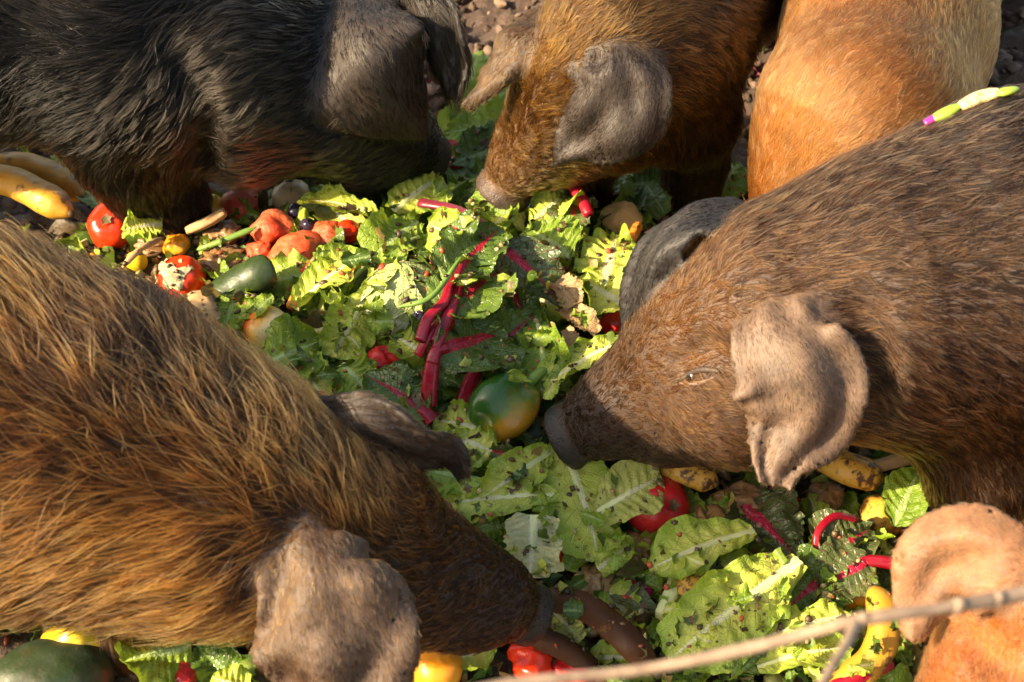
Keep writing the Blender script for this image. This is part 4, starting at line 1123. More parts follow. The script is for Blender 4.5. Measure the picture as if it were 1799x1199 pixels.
# chard: dark blades on red stems
CH = 'chard leaf'
chards = [
    ('chard', (776, 560), (895, 470), 120, 'glossy dark chard leaf above the thick red stems', dict(dz=(.09, .075), kind='chard', rib='stem_red', ribw=.07, stem=[(735, 625, .07), (752, 590, .088)], stem_r=.0055)),
    ('chard', (765, 620), (905, 585), 150, 'broad dark chard leaf with forked pink veins beside the pepper', dict(dz=(.085, .05), kind='chard', rib='stem_red', ribw=.075, stem=[(752, 712, .045), (757, 660, .07)], stem_r=.0085, crinkle=.005)),
    ('chard', (790, 500), (850, 425), 96, 'chard leaf on the longest red stem leaning over the cabbage', dict(dz=(.105, .09), kind='chard', rib='stem_red', ribw=.09, stem=[(738, 600, .09), (752, 560, .10), (780, 530, .105)], stem_r=.0062)),
    ('chard', (835, 655), (945, 545), 90, 'chard leaf folded along its red stem behind the pepper', dict(dz=(.04, .06), roll=14, curl=.9, kind='chard', rib='stem_red', ribw=.13, stem=[(810, 720, .02)], stem_r=.009)),
    ('chard', (752, 728), (640, 660), 92, 'chard leaf with split crimson stalk next to the hairy ear', dict(dz=(.045, .04), kind='chard', rib='stem_red', ribw=.17, stem=[(760, 738, .04)], stem_r=.009)),
    ('chard_red', (880, 430), (985, 540), 110, 'veined chard leaf on a long dark purple stem', dict(dz=(.075, .06), kind='chard', rib='stem_dark', ribw=.05, stem=[(738, 356, .075), (800, 368, .085), (845, 392, .085)], stem_r=.0062)),
    ('chard', (815, 470), (880, 400), 84, 'chard leaf whose red stem runs beside the longest one', dict(dz=(.10, .095), kind='chard', rib='stem_red', ribw=.09, stem=[(762, 602, .085), (790, 545, .10)], stem_r=.0075)),
    ('chard', (800, 560), (880, 640), 96, 'drooping chard leaf with pink vein over the pepper stem', dict(dz=(.085, .05), kind='chard', rib='stem_red', ribw=.07, stem=[(758, 640, .08), (775, 590, .09)], stem_r=.006)),
    ('chard', (760, 650), (690, 690), 80, 'shaded chard leaf below the cabbage', dict(dz=(.03, .02), kind='chard', rib='stem_dark', ribw=.06)),
    ('chard_red', (1440, 985), (1530, 930), 116, 'wilted red veined chard leaf inside the looped stem', dict(dz=(.035, .04), kind='chard', rib='stem_red', ribw=.05, stem=[(1505, 912, .05), (1465, 908, .06), (1436, 940, .055)], stem_r=.0045)),
    ('chard_red', (1525, 985), (1440, 1040), 110, 'dark chard leaf with a thick red stalk by the red pig\'s ear', dict(dz=(.045, .03), kind='chard', rib='stem_red', ribw=.06, stem=[(1592, 1030, .03), (1580, 995, .05)], stem_r=.0072)),
    ('chard_red', (1300, 880), (1400, 985), 130, 'limp dull chard leaf spread behind the clean romaine leaf', dict(dz=(.03, .02), kind='chard', rib='stem_dark', ribw=.045, crinkle=.005)),
    ('chard', (1470, 1000), (1370, 1080), 120, 'green netted chard leaf near the small yellow squash', dict(dz=(.03, .025), kind='chard', rib='rib_green', ribw=.05, crinkle=.005)),
    ('chard_red', (1020, 345), (1000, 410), 66, 'torn chard leaf with a short red stalk at the tan pig\'s chin', dict(dz=(.06, .05), kind='torn', rib='stem_red', ribw=.08, stem=[(1005, 322, .075)], stem_r=.007)),
    ('chard', (830, 430), (790, 395), 66, 'small glossy chard leaf on top of the stems', dict(dz=(.10, .10), kind='round', rib='rib_green', ribw=.05)),
    ('chard', (900, 505), (930, 590), 76, 'blackish crumpled chard leaf in the middle of the heap', dict(dz=(.055, .045), kind='torn', ruffle=.4, rib='stem_dark', ribw=.05, crinkle=.006)),
]
sd = 1
for nm, mt, b, t, w, lab, cat, kw in leaves:
    leaf(nm, mt, b, t, w, lab, cat, seed=sd, **kw); sd += 1
for mt, b, t, w, lab, kw in chards:
    leaf('chard_leaf', mt, b, t, w, lab, CH, seed=sd, pleat=0.014, **kw); sd += 1

# ------------------------------------------------------------------ fruit and roots
def fruit(name, mat, px, py, rpx, label, cat, flat=0.9, lobes=(0, 0), dent=0.0, noise=0.03, nfreq=3.0, rot=(0, 0, 0), up=0.75, seed=0, scar=None, stem=None, group=None, long=1.0, res=(22, 34), over=None):
    c = G(px, py, 0.01); r = m_of(rpx, c)
    c = G(px, py, r * up)
    nu, nv = res
    a = np.linspace(0, np.pi, nu); b = np.linspace(0, 2 * np.pi, nv, endpoint=False)
    A, B = np.meshgrid(a, b, indexing='ij')
    S = np.stack([np.sin(A) * np.cos(B), np.sin(A) * np.sin(B), np.cos(A)], -1)
    n1, n2 = Wave(3, nfreq, 12, seed + 200), Wave(3, nfreq * 3.2, 12, seed + 300)
    rad = 1 + lobes[1] * np.cos(lobes[0] * B) * np.sin(A) ** 1.2 + noise * n1(S) + noise * 0.4 * n2(S)
    P = S * rad[..., None]
    P[..., 2] -= dent * np.exp(-(np.sin(A) / 0.36) ** 2) * np.sign(np.cos(A))
    P *= np.array((1.0, long, flat))
    R = np.array(Matrix.Rotation(rot[2], 3, 'Z') @ Matrix.Rotation(rot[1], 3, 'Y') @ Matrix.Rotation(rot[0], 3, 'X'))
    P = P * r
    me = mesh_np(name, P.reshape(-1, 3), grid_faces(nu, nv, True), MAT[mat])
    M = Matrix(R.tolist()).to_4x4(); M.translation = Vector(c)
    o = link(name, me); o.matrix_world = M
    tag(o, label, cat, group)
    top = np.array((0, 0, (1 - dent) * flat * r))
    if scar:
        k = 12; an = np.linspace(0, 2 * np.pi, k, endpoint=False); V = [top + (0, 0, 0.0015)]
        rr = r * scar * (1 + 0.3 * np.cos(an * 5) + 0.15 * rng.normal(size=k))
        V += [top + np.array((math.cos(t) * q, math.sin(t) * q, 0.004 + 0.1 * q)) for t, q in zip(an, rr)]
        link('stem_scar', mesh_np('stem_scar', V, [[0, 1 + i, 1 + (i + 1) % k] for i in range(k)], MAT['scar']), o)
    if stem:
        pa = spline([top - (0, 0, .006), top + np.array((0, 0, stem * .5)), top + np.array((stem * .35, stem * .2, stem))], 10)
        V, F = tube(pa, np.linspace(0.008, 0.0045, 10) * (r / 0.04), 8)
        link('stem', mesh_np('stem', V, F, MAT['herb']), o)
    if over:
        lump(over[0], over[1], o, r, S, P, nu, nv, over[2:])
    return o

def lump(name, mat, o, r, S, P, nu, nv, d):
    """mush stuck on the top of a fruit: the facing part of its own skin, raised and roughened"""
    d = nrm(np.array(d, float))
    R = np.array(o.matrix_world.to_3x3())
    dl = R.T @ d
    w = Wave(3, 7, 12, 77)(S)
    k = np.clip((S @ dl + 0.25 * w - 0.62) * 4, 0, 1).reshape(-1)
    Q = P.reshape(-1, 3) * (1.0 + (0.10 * k * (1 + 0.5 * Wave(3, 16, 12, 78)(S).reshape(-1))))[:, None]
    F = grid_faces(nu, nv, True); F = F[(k[F] > 0.05).all(1)]
    link(name, mesh_np(name, Q, F, MAT[mat]), o)

def banana(name, mat, pts, rpx, label, cat, tips=True, n=34, squash=0.9, ends=(0.35, 0.25), penta=0.05, group=None):
    """pts: (px, py, dz)"""
    P = spline([G(a, b, d) for a, b, d in pts], n); c = P[n // 2]
    r = m_of(rpx, c); t = np.linspace(0, 1, n)
    prof = np.minimum(1, (ends[0] + (1 - ends[0]) * np.sin(np.clip(t / 0.22, 0, 1) * np.pi / 2))) * np.minimum(1, ends[1] + (1 - ends[1]) * np.sin(np.clip((1 - t) / 0.2, 0, 1) * np.pi / 2))
    prof = prof * (1 + 0.02 * Wave(1, 25, 8, len(label))(t[:, None]))
    V, F = tube(P, r * prof, 15, squash=squash, prof=lambda a: 1 + penta * np.cos(5 * a))
    o = link(name, mesh_np(name, V - c, F, MAT[mat])); o.location = c
    tag(o, label, cat, group)
    if tips:
        for s, e in ((0, 2), (n - 2, n)):
            q = P[s:e]; q = np.array([q[0] + (q[0] - q[1]) * 0.8, q[0], q[1]]) if s == 0 else np.array([q[0], q[1], q[1] + (q[1] - q[0]) * 0.8])
            rr = r * (ends[0] if s == 0 else ends[1])
            V, F = tube(q, [rr * 0.75, rr * 1.08, rr * 1.12] if s == 0 else [rr * 1.12, rr * 1.08, rr * 0.6], 10)
            link('tip', mesh_np('tip', V - c, F, MAT['scar']), o)
    return o

T, BN = 'tomato', 'banana'
banana('banana', 'banana', [(-60, 302, .05), (30, 292, .055), (95, 312, .05), (145, 350, .035)], 26, 'overripe banana with dark streak lying against the black foreleg side', BN)
banana('banana', 'banana', [(-75, 312, .06), (10, 318, .065), (70, 345, .06), (125, 376, .04)], 29, 'speckled yellow banana in front of the dark streaked one', BN)
fruit(T, 'tomato', 196, 398, 42, 'smooth whole red tomato by the black pig\'s hoof', T, .88, (5, .03), .16, .02, rot=(.5, -.3, .4), scar=.22, seed=1)
fruit(T, 'tomato', 319, 492, 42, 'split red tomato with pale mush stuck on it', T, .95, (5, .02), .1, .03, rot=(.8, .2, .2), seed=2, over=('pale_pulp', 'pale', -0.35, -.6, .75))
fruit(T, 'pulp', 425, 358, 33, 'peeled soft red tomato near the black pig\'s jowl', T, .9, (4, .04), .1, .07, rot=(.3, .2, 0), seed=3)
fruit(T, 'pulp', 478, 402, 36, 'crushed pinkish tomato with black seeds', T, .8, noise=.07, seed=4)
fruit(T, 'pulp', 520, 442, 44, 'burst tomato pulp lying between crushed tomato and romaine', T, .55, noise=.11, seed=5, nfreq=2.6)
fruit(T, 'pulp', 575, 415, 32, 'broken tomato half under the white ribbed romaine leaf', T, .75, noise=.08, seed=6)
fruit(T, 'tomato_dark', 675, 640, 38, 'shrivelled dark red tomato below the cabbage', T, .7, noise=.12, seed=7, nfreq=4)
fruit(T, 'tomato', 562, 716, 30, 'red tomato peeking out behind the hairy far ear', T, .9, noise=.03, seed=8)
fruit('cherry_tomato', 'tomato', 992, 885, 16, 'single small cherry tomato on a romaine rib', T, 1.1, noise=.02, seed=9, up=3.4, rot=(.4, 0, 0), res=(14, 20), scar=.2)
fruit(T, 'tomato_dark', 985, 972, 22, 'broken red tomato piece under whitish lettuce', T, 1.0, noise=.12, seed=10)
fruit(T, 'tomato_dark', 1156, 890, 56, 'big dark red tomato with a black blossom scar', T, .92, (5, .02), .12, .025, rot=(.75, .35, .3), scar=.2, seed=11)
fruit(T, 'tomato_dark', 1080, 570, 26, 'red tomato half hidden beneath the dark pig\'s ear', T, .9, noise=.04, seed=12)
fruit(T, 'tomato', 935, 1160, 42, 'crushed bright red tomato at the golden brown pig\'s mouth', T, .7, noise=.12, seed=13)
fruit(T, 'tomato_dark', 1010, 1185, 36, 'flat red tomato slice beside the brown banana', T, .6, noise=.1, seed=14)
fruit(T, 'tomato_dark', 315, 1190, 34, 'bruised red tomato under frilly lettuce', T, .85, noise=.1, seed=15)
fruit('potato', 'tomato_dark', 800, 300, 26, 'red skinned potato in front of the black snout', 'potato', 1.2, noise=.05, seed=16, rot=(.5, .2, 0))
fruit('potato', 'tomato_dark', 790, 262, 17, 'small red potato behind the larger red one', 'potato', 1.0, noise=.05, seed=17)
fruit('yellow_plum', 'yellow', 240, 460, 19, 'small yellow plum by the hairy brown back', 'plum', 1.0, noise=.03, seed=18, res=(14, 22))
fruit('yellow_plum', 'yellow', 374, 366, 24, 'yellow fruit in shade behind the soft peeled tomato', 'plum', 1.0, noise=.04, seed=19)
fruit('yellow_plum', 'yellow', 478, 468, 15, 'tiny yellow fruit beside the zucchini end', 'plum', 1.0, noise=.03, seed=20, res=(14, 20))
fruit('orange_piece', 'orange', 311, 432, 25, 'wrinkled orange fruit piece above the split tomato', 'fruit', .75, noise=.12, seed=21)
fruit('blushing_fruit', 'blush', 470, 580, 44, 'round fruit blushing from orange to pale yellow', 'fruit', .95, (3, .02), .06, .02, rot=(.2, .1, -.3), seed=22)
fruit('potato', 'potato', 404, 618, 34, 'pale yellow potato beside the hairy brown back', 'potato', .8, noise=.05, seed=23, long=.8)
fruit('onion', 'onion', 512, 345, 34, 'pale onion with brown stains under the black pig\'s chin', 'onion', .85, noise=.05, seed=24, scar=.2)
fruit('potato', 'potato', 1092, 388, 38, 'brown potato below the tan pig\'s jaw', 'potato', .7, noise=.07, seed=25)
fruit('mushroom_piece', 'wood', 660, 385, 22, 'brown mushroom cap at the end of the romaine rib', 'mushroom', .7, noise=.1, seed=26)
fruit('yellow_bell_pepper', 'yellow', 135, 1132, 60, 'yellow bell pepper pressed under the hairy belly', 'bell pepper', .9, (4, .09), .14, .03, rot=(1.2, .2, .3), seed=27)
fruit('dark_squash', 'squash', 95, 1190, 105, 'large dark green squash with scraped skin', 'squash', .62, noise=.05, seed=28, long=.75, up=.5, nfreq=2, res=(30, 46), rot=(0, 0, .2))
fruit('orange_tomato', 'orange', 768, 1175, 46, 'orange fruit beside the golden brown pig\'s broad ear', 'fruit', .95, noise=.03, seed=29)
fruit('yellow_squash', 'orange', 1502, 1048, 26, 'small yellow orange fruit between dark chard leaves', 'fruit', 1.1, noise=.04, seed=30)
fruit('avocado', 'squash', 938, 762, 36, 'dark green avocado shadowed under the bell pepper', 'avocado', .8, noise=.04, seed=31, up=.3)
fruit('blackberry', 'berry', 734, 562, 15, 'single blackberry stuck on the cabbage', 'berry', 1.0, (9, .10), 0, .12, 9, seed=32, up=5.2, res=(16, 24))
fruit('blueberry', 'berry', 520, 372, 15, 'dark plum skinned berry by the pale onion', 'berry', 1.0, noise=.04, seed=33, res=(12, 18), up=2.6)
fruit('blueberry', 'berry', 540, 398, 15, 'blue black grape under the romaine leaf', 'berry', 1.3, noise=.05, seed=34, res=(12, 18), up=2.4, rot=(.6, .2, 0))
fruit('beet_slice', 'beet', 1110, 1042, 30, 'dark red beet skin scrap among brown mush', 'beet', .3, noise=.15, seed=35)
fruit('radish', 'beet', 1290, 812, 18, 'dark pink radish behind the mushy banana', 'radish', .9, noise=.06, seed=36)
fruit('radish', 'beet', 1362, 862, 20, 'dark pink root scrap under the wrinkled grey ear', 'radish', .9, noise=.1, seed=37)
fruit('date', 'tomato_dark', 1400, 890, 16, 'small brownish red fruit below the wrinkled ear tip', 'fruit', .8, noise=.05, seed=38)
fruit('rotten_potato', 'brown_mush', 1452, 875, 32, 'black rotten potato beside the wrinkled ear tip', 'potato', .8, noise=.1, seed=39)
fruit('rotten_pear', 'banana_spotted', 1545, 905, 34, 'brownish yellow rotten pear before the cabbage leaf', 'pear', .8, noise=.06, seed=40, long=1.2)
fruit('banana_flesh', 'brown_mush', 1300, 880, 40, 'mushy peeled banana flesh above the clean romaine', BN, .6, noise=.2, seed=41, nfreq=4, long=.8)
fruit('banana_flesh', 'brown_mush', 1235, 920, 34, 'brown mushy banana end beside the big red tomato', BN, .6, noise=.2, seed=42, nfreq=4, long=1.4, rot=(0, 0, -.6))
fruit('walnut', 'onion', 1332, 68, 17, 'round brown onion lying on the soil between pigs', 'onion', .9, noise=.04, seed=43)
fruit('brown_pulp', 'brown_mush', 1120, 960, 36, 'wet brown pulp below the big red tomato', 'pulp', .5, noise=.2, seed=44, nfreq=4)
fruit('brown_pulp', 'brown_mush', 1040, 1020, 30, 'wet brown pulp in front of the golden brown pig\'s nose', 'pulp', .5, noise=.2, seed=45, nfreq=4)

fruit(T, 'pulp', 455, 442, 22, 'lump of tomato flesh beside the tiny yellow fruit', T, .7, noise=.10, seed=61, up=.9)
fruit(T, 'pulp', 548, 475, 24, 'tomato flesh scrap under the cupped romaine leaf', T, .6, noise=.12, seed=62, up=.9)
fruit(T, 'tomato', 610, 405, 24, 'shiny red tomato wedge below the white ribbed romaine', T, .8, noise=.08, seed=63, up=1.2)
fruit(T, 'tomato_dark', 352, 345, 24, 'dark red tomato in the shade behind the black hoof', T, .9, noise=.05, seed=64)
fruit('brown_pulp', 'brown_mush', 385, 455, 34, 'wet brown pulp between split tomato and green stalk', 'pulp', .4, noise=.2, seed=65, nfreq=4)
fruit('brown_pulp', 'brown_mush', 400, 410, 30, 'wet brown pulp by the woody stub', 'pulp', .4, noise=.2, seed=66, nfreq=4)
fruit('brown_pulp', 'brown_mush', 270, 425, 28, 'wet brown pulp between whole tomato and orange piece', 'pulp', .4, noise=.2, seed=67, nfreq=4)
fruit('potato', 'onion', 200, 352, 24, 'small tan potato behind the whole red tomato', 'potato', .8, noise=.06, seed=68)
fruit('potato', 'potato', 160, 285, 34, 'large pale potato behind the bananas', 'potato', .8, noise=.06, seed=69)
fruit('yellow_plum', 'yellow', 385, 535, 22, 'yellow orange fruit under the arugula leaf', 'plum', .9, noise=.05, seed=70)

# the bell pepper lying on its side
fruit('bell_pepper', 'pepper', 884, 716, 62, 'green bell pepper turning orange on one flank', 'bell pepper', 1.12, (4, .10), .16, .02, 2, rot=PEPPER_ROT, up=.95, seed=46, stem=.03, res=(34, 56))

banana('zucchini', 'zucchini', [(368, 540, .02), (415, 505, .04), (455, 482, .05), (476, 474, .048)], 35, 'stubby dark green zucchini end with cut face', 'zucchini', False, ends=(.85, .55), penta=.02)
banana('banana', 'banana_brown', [(945, 1050, .045), (1020, 1065, .06), (1085, 1110, .06), (1155, 1185, .045)], 26, 'brown curved overripe banana leading from the pig\'s nose', BN, ends=(.5, .3), penta=.07)
banana('banana', 'banana_brown', [(925, 1120, .04), (985, 1138, .035), (1040, 1180, .015), (1080, 1240, .005)], 22, 'second brown banana lying below the curved one', BN)
banana('banana_peel', 'banana_spotted', [(1222, 1000, .04), (1212, 1045, .045), (1222, 1090, .035), (1250, 1130, .02)], 27, 'orange yellow banana densely dotted with brown', BN, ends=(.7, .3))
banana('banana', 'banana', [(1535, 1035, .06), (1552, 1075, .065), (1550, 1130, .06), (1515, 1180, .05), (1440, 1225, .04)], 29, 'yellow banana with brown bruises behind the twig fork', BN, ends=(.4, .3))
banana('banana', 'banana_spotted', [(1440, 800, .04), (1490, 825, .05), (1550, 842, .04)], 30, 'dirty yellow banana in the shade of the brown belly', BN)
banana('banana', 'banana_spotted', [(1160, 815, .04), (1205, 828, .05), (1260, 850, .04)], 27, 'browning banana under the dark pig\'s chin', BN)
banana('chard_stalk', 'stem_red', [(1455, 1215, .05), (1510, 1190, .055), (1565, 1165, .05)], 15, 'loose crimson stalk across the bruised yellow banana', 'stalk', False, ends=(.8, .8), penta=.03)
banana('chard_stalk', 'stem_red', [(1000, 318, .09), (1022, 350, .085), (1035, 378, .075)], 11, 'short red and white stalk below the tan pig\'s mouth', 'stalk', False, ends=(.8, .8), penta=.03)
banana('carrot_stick', 'carrot', [(1104, 430, .05), (1113, 412, .055), (1122, 395, .05)], 9, 'orange carrot stick next to the black ear', 'carrot', False, ends=(.9, .8), penta=.1)
banana('carrot_stick', 'carrot', [(512, 540, .03), (530, 512, .035), (545, 490, .03)], 12, 'carrot end beside the cupped romaine leaf', 'carrot', False, ends=(.9, .4), penta=.05)
banana('corn_husk', 'wood', [(1510, 830, .05), (1560, 815, .05), (1640, 795, .045)], 13, 'woody stalk in shade below the brown belly', 'stalk', False, ends=(.9, .7), penta=.08)
banana('onion_skin', 'wood', [(345, 515, .05), (358, 545, .05), (372, 570, .04)], 24, 'papery brown onion skin beside the split tomato', 'onion skin', False, ends=(.9, .7), penta=.2, squash=.25)
banana('plant_stalk', 'wood', [(215, 470, .055), (245, 440, .06), (285, 418, .055)], 6, 'thin bent brown stalk over the yellow plum', 'stalk', False, penta=.05)
banana('plant_stalk', 'herb', [(345, 440, .03), (400, 420, .035), (450, 400, .04)], 6, 'thin green stalk between orange piece and crushed tomato', 'stalk', False, penta=.05)
banana('plant_stalk', 'wood', [(330, 405, .03), (365, 390, .04), (395, 372, .05)], 10, 'woody stub beside the black hoof', 'stalk', False, penta=.1, ends=(.9, .8))
banana('white_stalk', 'rib', [(1165, 1085, .04), (1180, 1050, .045), (1190, 1020, .03)], 17, 'short pale vegetable stalk by the dotted banana', 'stalk', False, penta=.08, ends=(.95, .95))
banana('plant_stalk', 'herb', [(700, 540, .11), (760, 520, .12), (812, 450, .115)], 5, 'thin yellow green stalk crossing the red stems', 'stalk', False, penta=.05)

leaf('corn_husk', 'husk', (975, 490), (1010, 535), 50, 'ribbed dry husk piece under the light lettuce', 'husk', dz=(.07, .065), kind='torn', rib=None, curl=.8, ruffle=.15, jag=.12, pleat=0.0, seed=975)
leaf('corn_husk', 'husk', (985, 540), (1050, 585), 42, 'long dry husk splinter beside the hidden tomato', 'husk', dz=(.055, .05), kind='torn', rib=None, curl=.8, ruffle=.15, jag=.12, pleat=0.0, seed=985)
leaf('corn_husk', 'husk', (992, 580), (1020, 635), 29, 'narrow brown husk strip above the long romaine leaf', 'husk', dz=(.05, .04), kind='torn', rib=None, curl=.8, ruffle=.15, jag=.12, pleat=0.0, seed=992)

# ------------------------------------------------------------------ the cabbage head
def cabbage():
    px, py, rpx = 712, 535, 74
    c0 = G(px, py, 0.01); r = m_of(rpx, c0); c = G(px, py, r * 0.55)
    root = None
    for k in range(7):
        az = k * 2.4 + 0.4; el = [1.25, .75, .5, .35, .3, .25, .2][k]
        d = np.array((math.cos(az) * math.cos(el), math.sin(az) * math.cos(el), math.sin(el)))
        nu, nv = 30, 30
        a = np.linspace(0.0, 1.25, nu); b = np.linspace(0, 2 * np.pi, nv)
        A, B = np.meshgrid(a, b, indexing='ij')
        t1 = nrm(np.cross(d, (0.3, 0.2, 1))); t2 = np.cross(d, t1)
        w = Wave(2, 3.0, 10, 400 + k); w2 = Wave(2, 9, 12, 420 + k)
        q = np.stack([A * np.cos(B), A * np.sin(B)], -1)
        Ae = A * (1 + 0.10 * w(np.stack([np.cos(B), np.sin(B)], -1) * 1.5))
        rad = r * (1.0 - 0.02 * k * 0 + 0.012 * k) * (1 + 0.022 * w(q) + 0.014 * w2(q) + 0.08 * (A / 1.25) ** 6)
        P = d * (np.cos(Ae) * rad)[..., None] + t1 * (np.sin(Ae) * np.cos(B) * rad)[..., None] + t2 * (np.sin(Ae) * np.sin(B) * rad)[..., None]
        P[..., 2] *= 0.92
        me = mesh_np('cabbage_leaf' if k else 'cabbage', P.reshape(-1, 3), grid_faces(nu, nv), MAT['cabbage'])
        set_uv(me, np.stack([0.5 + 0.4 * A * np.cos(B), 0.5 + 0.4 * A * np.sin(B)], -1).reshape(-1, 2))
        if k == 0:
            root = link('cabbage', me); root.location = c
            tag(root, 'pale green cabbage head under the red chard stems', 'cabbage')
            S = []
            aa = np.linspace(0, np.pi, 18); bb = np.linspace(0, 2 * np.pi, 26, endpoint=False)
            S = np.stack([np.sin(aa)[:, None] * np.cos(bb), np.sin(aa)[:, None] * np.sin(bb), np.cos(aa)[:, None] + 0 * bb], -1).reshape(-1, 3)
            link('heart', mesh_np('heart', S * r * 0.96 * np.array((1, 1, .92)), grid_faces(18, 26, True), MAT['cabbage']), root)
        else:
            link('outer_leaf', me, root)
cabbage()

# ------------------------------------------------------------------ filling leaves, one by one
HEAP_PX = [(60, 260), (420, 330), (780, 240), (930, 350), (1140, 380), (1100, 560), (960, 690), (1010, 830), (1300, 840), (1650, 830), (1590, 1000), (1590, 1199), (1000, 1199), (960, 1040), (800, 900), (720, 800), (560, 690), (400, 600), (280, 480), (150, 400), (0, 350)]
def in_poly(x, y, poly):
    c = False; n = len(poly)
    for i in range(n):
        (x0, y0), (x1, y1) = poly[i], poly[(i + 1) % n]
        if (y0 > y) != (y1 > y) and x < (x1 - x0) * (y - y0) / (y1 - y0) + x0: c = not c
    return c
fill = [('green', 'rib_green', 'torn green lettuce leaf lying low among the heaped food', 'lettuce_leaf'),
        ('dark', 'rib_green', 'torn dark green leaf lying low among the heaped food', 'spinach_leaf'),
        ('romaine', 'rib', 'torn yellow green lettuce leaf lying low among the heaped food', 'lettuce_leaf'),
        ('romaine_spotted', 'rib', 'brown spotted lettuce scrap lying low among the heaped food', 'lettuce_leaf'),
        ('chard_red', 'stem_dark', 'wilted red veined leaf scrap lying low among the heaped food', 'chard_leaf')]
r2 = np.random.default_rng(21)
marks = [(70, 330, 'the bananas'), (196, 398, 'the whole red tomato'), (319, 492, 'the split tomato'), (425, 358, 'the soft peeled tomato'), (520, 430, 'the burst tomato pulp'), (430, 495, 'the zucchini end'), (470, 580, 'the blushing fruit'),
         (404, 618, 'the pale potato'), (600, 375, 'the white ribbed romaine leaf'), (512, 345, 'the pale onion'), (712, 535, 'the cabbage'), (790, 540, 'the thick red stems'), (675, 640, 'the shrivelled tomato'), (884, 716, 'the bell pepper'),
         (735, 345, 'the black snout'), (880, 345, 'the tan snout'), (820, 220, 'the tan pig\'s pointed ear'), (1000, 550, 'the dry husks'), (1092, 388, 'the brown potato'), (1060, 460, 'the frilly lettuce'), (1010, 660, 'the dark pig\'s nose bridge'),
         (700, 700, 'the crimson chard stalk'), (780, 800, 'the hairy far ear'), (992, 885, 'the cherry tomato'), (1156, 890, 'the big red tomato'), (940, 960, 'the whitish lettuce'), (840, 930, 'the golden brown pig\'s forehead'), (1060, 1090, 'the curved brown banana'),
         (1220, 1050, 'the dotted banana'), (1235, 960, 'the clean romaine leaf'), (1300, 1070, 'the largest romaine leaf'), (1300, 870, 'the mushy banana'), (1380, 850, 'the wrinkled ear tip'), (1500, 825, 'the dirty yellow banana'), (1590, 870, 'the cabbage leaf'),
         (1470, 950, 'the looped red stem'), (1545, 1100, 'the bruised yellow banana'), (1410, 1140, 'the twig fork'), (970, 1170, 'the crushed bright tomato'), (1120, 1000, 'the beet skin scrap'), (560, 716, 'the hidden tomato behind the ear'), (590, 490, 'the cupped romaine leaf')]
cnt = 0
while cnt < 200:
    x, y = r2.uniform(0, 1650), r2.uniform(230, 1199)
    if not in_poly(x, y, HEAP_PX) or (x < 570 and y < 540 and r2.random() < .65): continue
    k = r2.choice(5, p=[.30, .22, .27, .10, .11]); m_, rb, lab, nm = fill[k]
    an = r2.uniform(0, 6.28); ln = r2.uniform(50, 125)
    if x < 560 and y < 560: ln *= 0.6
    near = min(marks, key=lambda q: (q[0] - x) ** 2 + (q[1] - y) ** 2)[2]
    lab = lab.replace('lying low among the heaped food', 'lying low beside ' + near)
    leaf(nm, m_, (x, y), (x + ln * math.cos(an), y + ln * 0.75 * math.sin(an)), r2.uniform(35, 80) * (0.7 if x < 560 and y < 560 else 1), lab, 'leaf', dz=(r2.uniform(.0, .016), r2.uniform(.0, .024)),
         roll=r2.uniform(-35, 35), curl=r2.uniform(.2, 1.2), ruffle=r2.uniform(.2, .6), bend=r2.uniform(0, .2), kind=r2.choice(['torn', 'round', 'romaine', 'chard']), rib=rb if r2.random() < .6 else None,
         ribw=r2.uniform(.04, .12), seed=900 + cnt, group='leaf scraps low in the heap', nu=24, nv=15, jag=.12)
    cnt += 1

